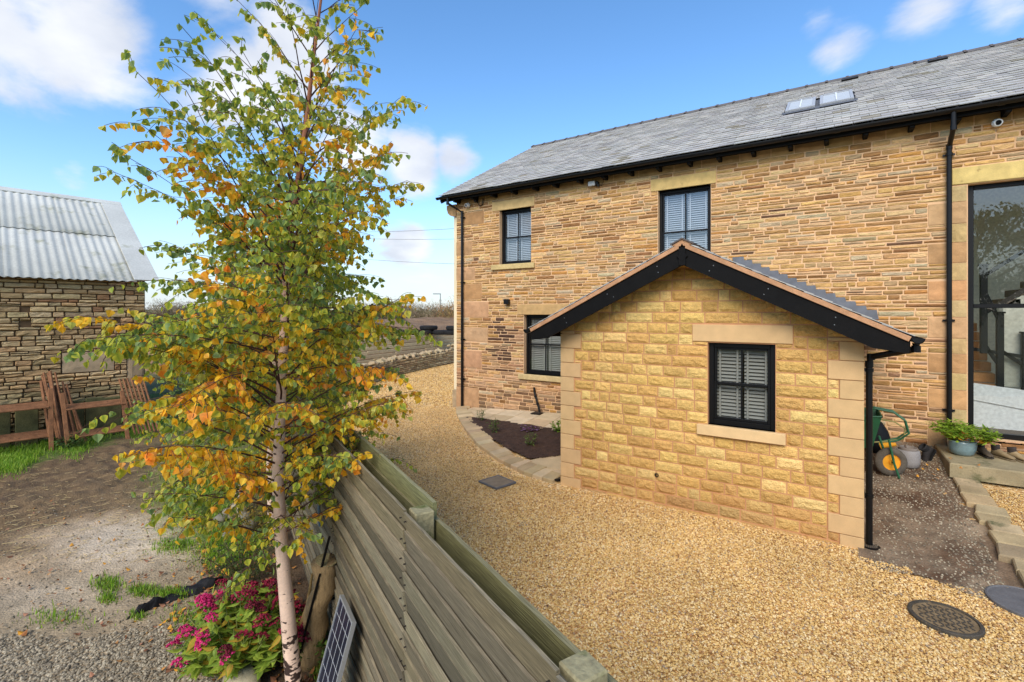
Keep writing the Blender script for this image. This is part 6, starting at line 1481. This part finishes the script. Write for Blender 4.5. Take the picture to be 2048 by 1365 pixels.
for i, (Fw, s_, cc) in enumerate(sorted(rl2, key=lambda t: t[1][0])):
    if i % 3 == 0 and i < 750: m3 = MB(); stone(m3, Fw, *s_, rnd.uniform(.02, .045), cc, .015); m3.build('stone', M['rubble'], fw)
    else: stone(rest, Fw, *s_, rnd.uniform(.02, .045), cc, .015)
rest.build('stones', M['rubble'], fw)['kind'] = 'stuff'
tw = thing('sleeper_wall', 'long low retaining wall of stacked grey timber sleepers behind the stone wall', 'wall', (-18, 18, 0)); M['sleeper'] = mat('grey_sleeper', None, .95, 2, .2, .25, 20, .6, 20, .01, stretch=(R(-75), (1, 8, 10)))
a, b = V((-18.9, 24.5, 0)), V((-17.9, 12.0, 0)); d = (b-a).normalized(); nn = V((-d.y, d.x, 0)); Lw = (b-a).length
for row in range(8):
    u = -rnd.uniform(0, 1.2)
    while u < Lw:
        w = 2.4; c = a+d*(u+w/2)+V((0,0,.05+row*.19+.09)) - V((.06*row, 0, 0)); m3 = MB(); tz = (24.5-c.y)*-.012; m3.obox(c+V((0,0,tz)), d, nn, Zv, w/2-.01, .09, .078, .01, jit(C(196,174,134), .12)); m3.build('sleeper', M['sleeper'], tw); u += w
# tyres on the bank
def tyre(x, y, z, rr_, label, lie=True):
    t = thing('old_tyre', label, 'tyre', (x, y, z), 'old tyres on the bank'); mb = MB(); prof = [(rr_*.62,.05),(rr_*.68,.0),(rr_*.92,.0),(rr_,.06),(rr_,.18),(rr_*.92,.24),(rr_*.68,.24),(rr_*.62,.19),(rr_*.62,.05)]; mb.lathe((x, y, z), prof, 24); mb.build('casing', M['rubber'], t, smooth=True)
    mb = MB()
    for k in range(24): a_ = k*2*math.pi/24; mb.obox((x+math.cos(a_)*(rr_+.004), y+math.sin(a_)*(rr_+.004), z+.12), V((-math.sin(a_), math.cos(a_), 0)), V((math.cos(a_), math.sin(a_), 0)), Zv, .03, .008, .06, 0)
    mb.build('tread', M['rubber'], t)
for i, (px, d_) in enumerate([(795,26.5),(822,27),(852,27.5),(885,27.2),(905,27)]):
    lat = (px-1024)/963*d_; x, y = .837*lat-.547*d_, .547*lat+.837*d_
    tyre(x, y, 1.50+.0*i, .52, ['flat black tyre at the left end of the row on the bank','second black tyre from the left on the bank','tyre under a second one on the bank','tyre right of the stacked pair on the bank','large tyre on the bank nearest the house corner'][i])
    if i in (2, 4): tyre(x+.12, y+.1, 1.75, .5, ['','','upper tyre of the stacked pair on the bank','','upper tyre by the house corner'][i])
# scrub hedge on the skyline
def scrub(x, y, z, w, h, label, seed, col):
    r = random.Random(seed); t = thing('hedge_shrub', label, 'shrub', (x, y, z), 'bare shrubs along the skyline'); mb = MB(); lf = MB()
    for i in range(42):
        a = r.uniform(0, 6.28); p = V((x+r.uniform(-.3,.3)*w, y+r.uniform(-.3,.3)*w, z)); d = V((math.cos(a)*.5, math.sin(a)*.5, 1)).normalized(); pts = [p]
        for k in range(5): d = (d+V((r.uniform(-.3,.3), r.uniform(-.3,.3), r.uniform(-.1,.12)))).normalized(); pts.append(pts[-1]+d*h/5*r.uniform(.8,1.1))
        mb.tube(pts, [.05,.04,.03,.02,.014,.008], 3, jit(C(112,96,80), .2), cap=False)
        for q in pts[1:]:
            for k in range(26):
                c = q+V((r.gauss(0,.42), r.gauss(0,.42), r.gauss(0,.30))); s_ = r.uniform(.04,.10); dd = V((r.gauss(0,1), r.gauss(0,1), r.gauss(0,1)+.5)).normalized(); e_ = dd.orthogonal().normalized()*.016
                lf.add([c-dd*s_*2.2-e_, c-dd*s_*2.2+e_, c+dd*s_*2.2], [(0,1,2)], jit(r.choice(col), .25, .05))
    mb.build('branch', M['hedge'], t); lf.build('twigs', M['hedge'], t)['kind'] = 'stuff'
i = 0
for px in range(330, 935, 37):
    d_ = 46+4*math.sin(px*.7); lat = (px-1024)/963*d_; x, y = .837*lat-.547*d_, .547*lat+.837*d_
    h = 2.1+.9*np.interp(px, [330,740,820,930], [.3,.2,.9,1.0]) + .5*math.sin(px*.31)
    scrub(x, y, 1.05, 2.6, h*.86, 'russet bare shrub at the house end of the skyline hedge' if px > 900 else 'bare grey brown shrub in the skyline hedge just left of the russet one' if px > 865 else 'bare brown shrub of the skyline hedge below the street lamp' if px > 825 else 'bare brown shrub in the skyline hedge seen through the birch leaves', 200+i, [C(128,112,90),C(112,104,78),C(146,124,98),C(120,112,74)] if px < 900 else [C(160,120,70),C(150,110,74),C(130,118,70)]); i += 1
# street lamp and overhead lines
d_ = 62; lat = (881-1024)/963*d_; x, y = .837*lat-.547*d_, .547*lat+.837*d_; t = thing('street_lamp', 'thin grey street lamp on the skyline beyond the hedge', 'street lamp', (x, y, 1)); mb = MB(); mb.tube([(x,y,1),(x,y,5.1)], [.08,.05], 8); mb.build('column', M['galv'], t)
mb = MB(); mb.obox((x-.45*.837, y-.45*.547, 5.12), V((.837,.547,0)), V((-.547,.837,0)), Zv, .5, .12, .06, .02); mb.build('lantern', M['galv'], t)
pole = thing('utility_pole', 'wooden utility pole hidden behind the birch leaves', 'pole', (-22, 14.5, 1)); mb = MB(); lat = (470-1024)/963*33; x, y = .837*lat-.547*33, .547*lat+.837*33; WL[pole.name] = (x, y, 0); pole.location = (x, y, 0); mb.tube([(x,y,0),(x,y,9.2)], [.13,.09], 10, C(104,84,66)); mb.build('pole', M['plain'], pole); mb = MB(); mb.obox((x,y,9.0), V((.547,-.837,0)), V((.837,.547,0)), Zv, .8, .05, .05, .01, C(104,84,66)); mb.build('crossarm', M['plain'], pole)
for i, (z0c, z1c) in enumerate(((9.1, 5.6), (8.95, 5.3), (7.9, 4.4))):
    a, b = V((x, y, z0c)), V((-8.55, 13.2+i*.8, z1c)); pts = [a.lerp(b, k/14)-V((0,0,.5*math.sin(math.pi*k/14))) for k in range(15)]; mb = MB(); mb.tube(pts, .008, 4, C(150,150,150), cap=False); tag(mb.build('overhead_cable', M['plain']), ['uppermost thin cable running from the house to behind the birch','middle thin cable running from the house to behind the birch','lowest thin cable running from the house to behind the birch'][i], 'cable')
# two trees across the yard whose reflection fills the tall glass
def bigtree(x, y, H_, w, label, seed, cols, n=9000):
    r = random.Random(seed); t = thing('garden_tree', label, 'tree', (x, y, 0)); mb = MB(); mb.tube([(x,y,0),(x+.1,y,H_*.35),(x,y+.1,H_*.8)], [.22,.17,.05], 10, C(96,80,62))
    for k in range(14): a = r.uniform(0,6.28); z = H_*r.uniform(.25,.7); mb.tube([(x,y,z),(x+math.cos(a)*w*.3,y+math.sin(a)*w*.3,z+H_*.13),(x+math.cos(a)*w*.48,y+math.sin(a)*w*.48,z+H_*.2)], [.06,.04,.015], 5, C(96,80,62), cap=False)
    mb.build('trunk', M['plain'], t); lf = MB(); cl_ = [(V((x+r.gauss(0,.27)*w, y+r.gauss(0,.27)*w, H_*r.uniform(.3,.95))), r.uniform(.5,1.1)) for _ in range(60)]
    for i in range(n):
        c, s_ = r.choice(cl_); p = c+V((r.gauss(0,1), r.gauss(0,1), r.gauss(0,.7)))*s_*.42; e_ = Euler((r.uniform(0,6),r.uniform(0,6),r.uniform(0,6))).to_matrix(); q = r.uniform(.05,.10); lf.add([p+e_@V((-q,0,0)), p+e_@V((0,q*.6,0)), p+e_@V((q,0,0)), p+e_@V((0,-q*.6,0))], [(0,1,2,3)], jit(r.choice(cols), .2))
    lf.build('crown', M['leaf'], t)
bigtree(6.0, -11.5, 8.2, 5.2, 'dense green tree seen reflected in the tall glazing', 301, [C(84,96,50), C(102,110,58), C(70,84,46)], 12000)
bigtree(9.6, -11.0, 8.0, 3.6, 'thin leaved tree beside the dense one, seen reflected in the tall glazing', 302, [C(120,110,80), C(104,100,70)], 3500)
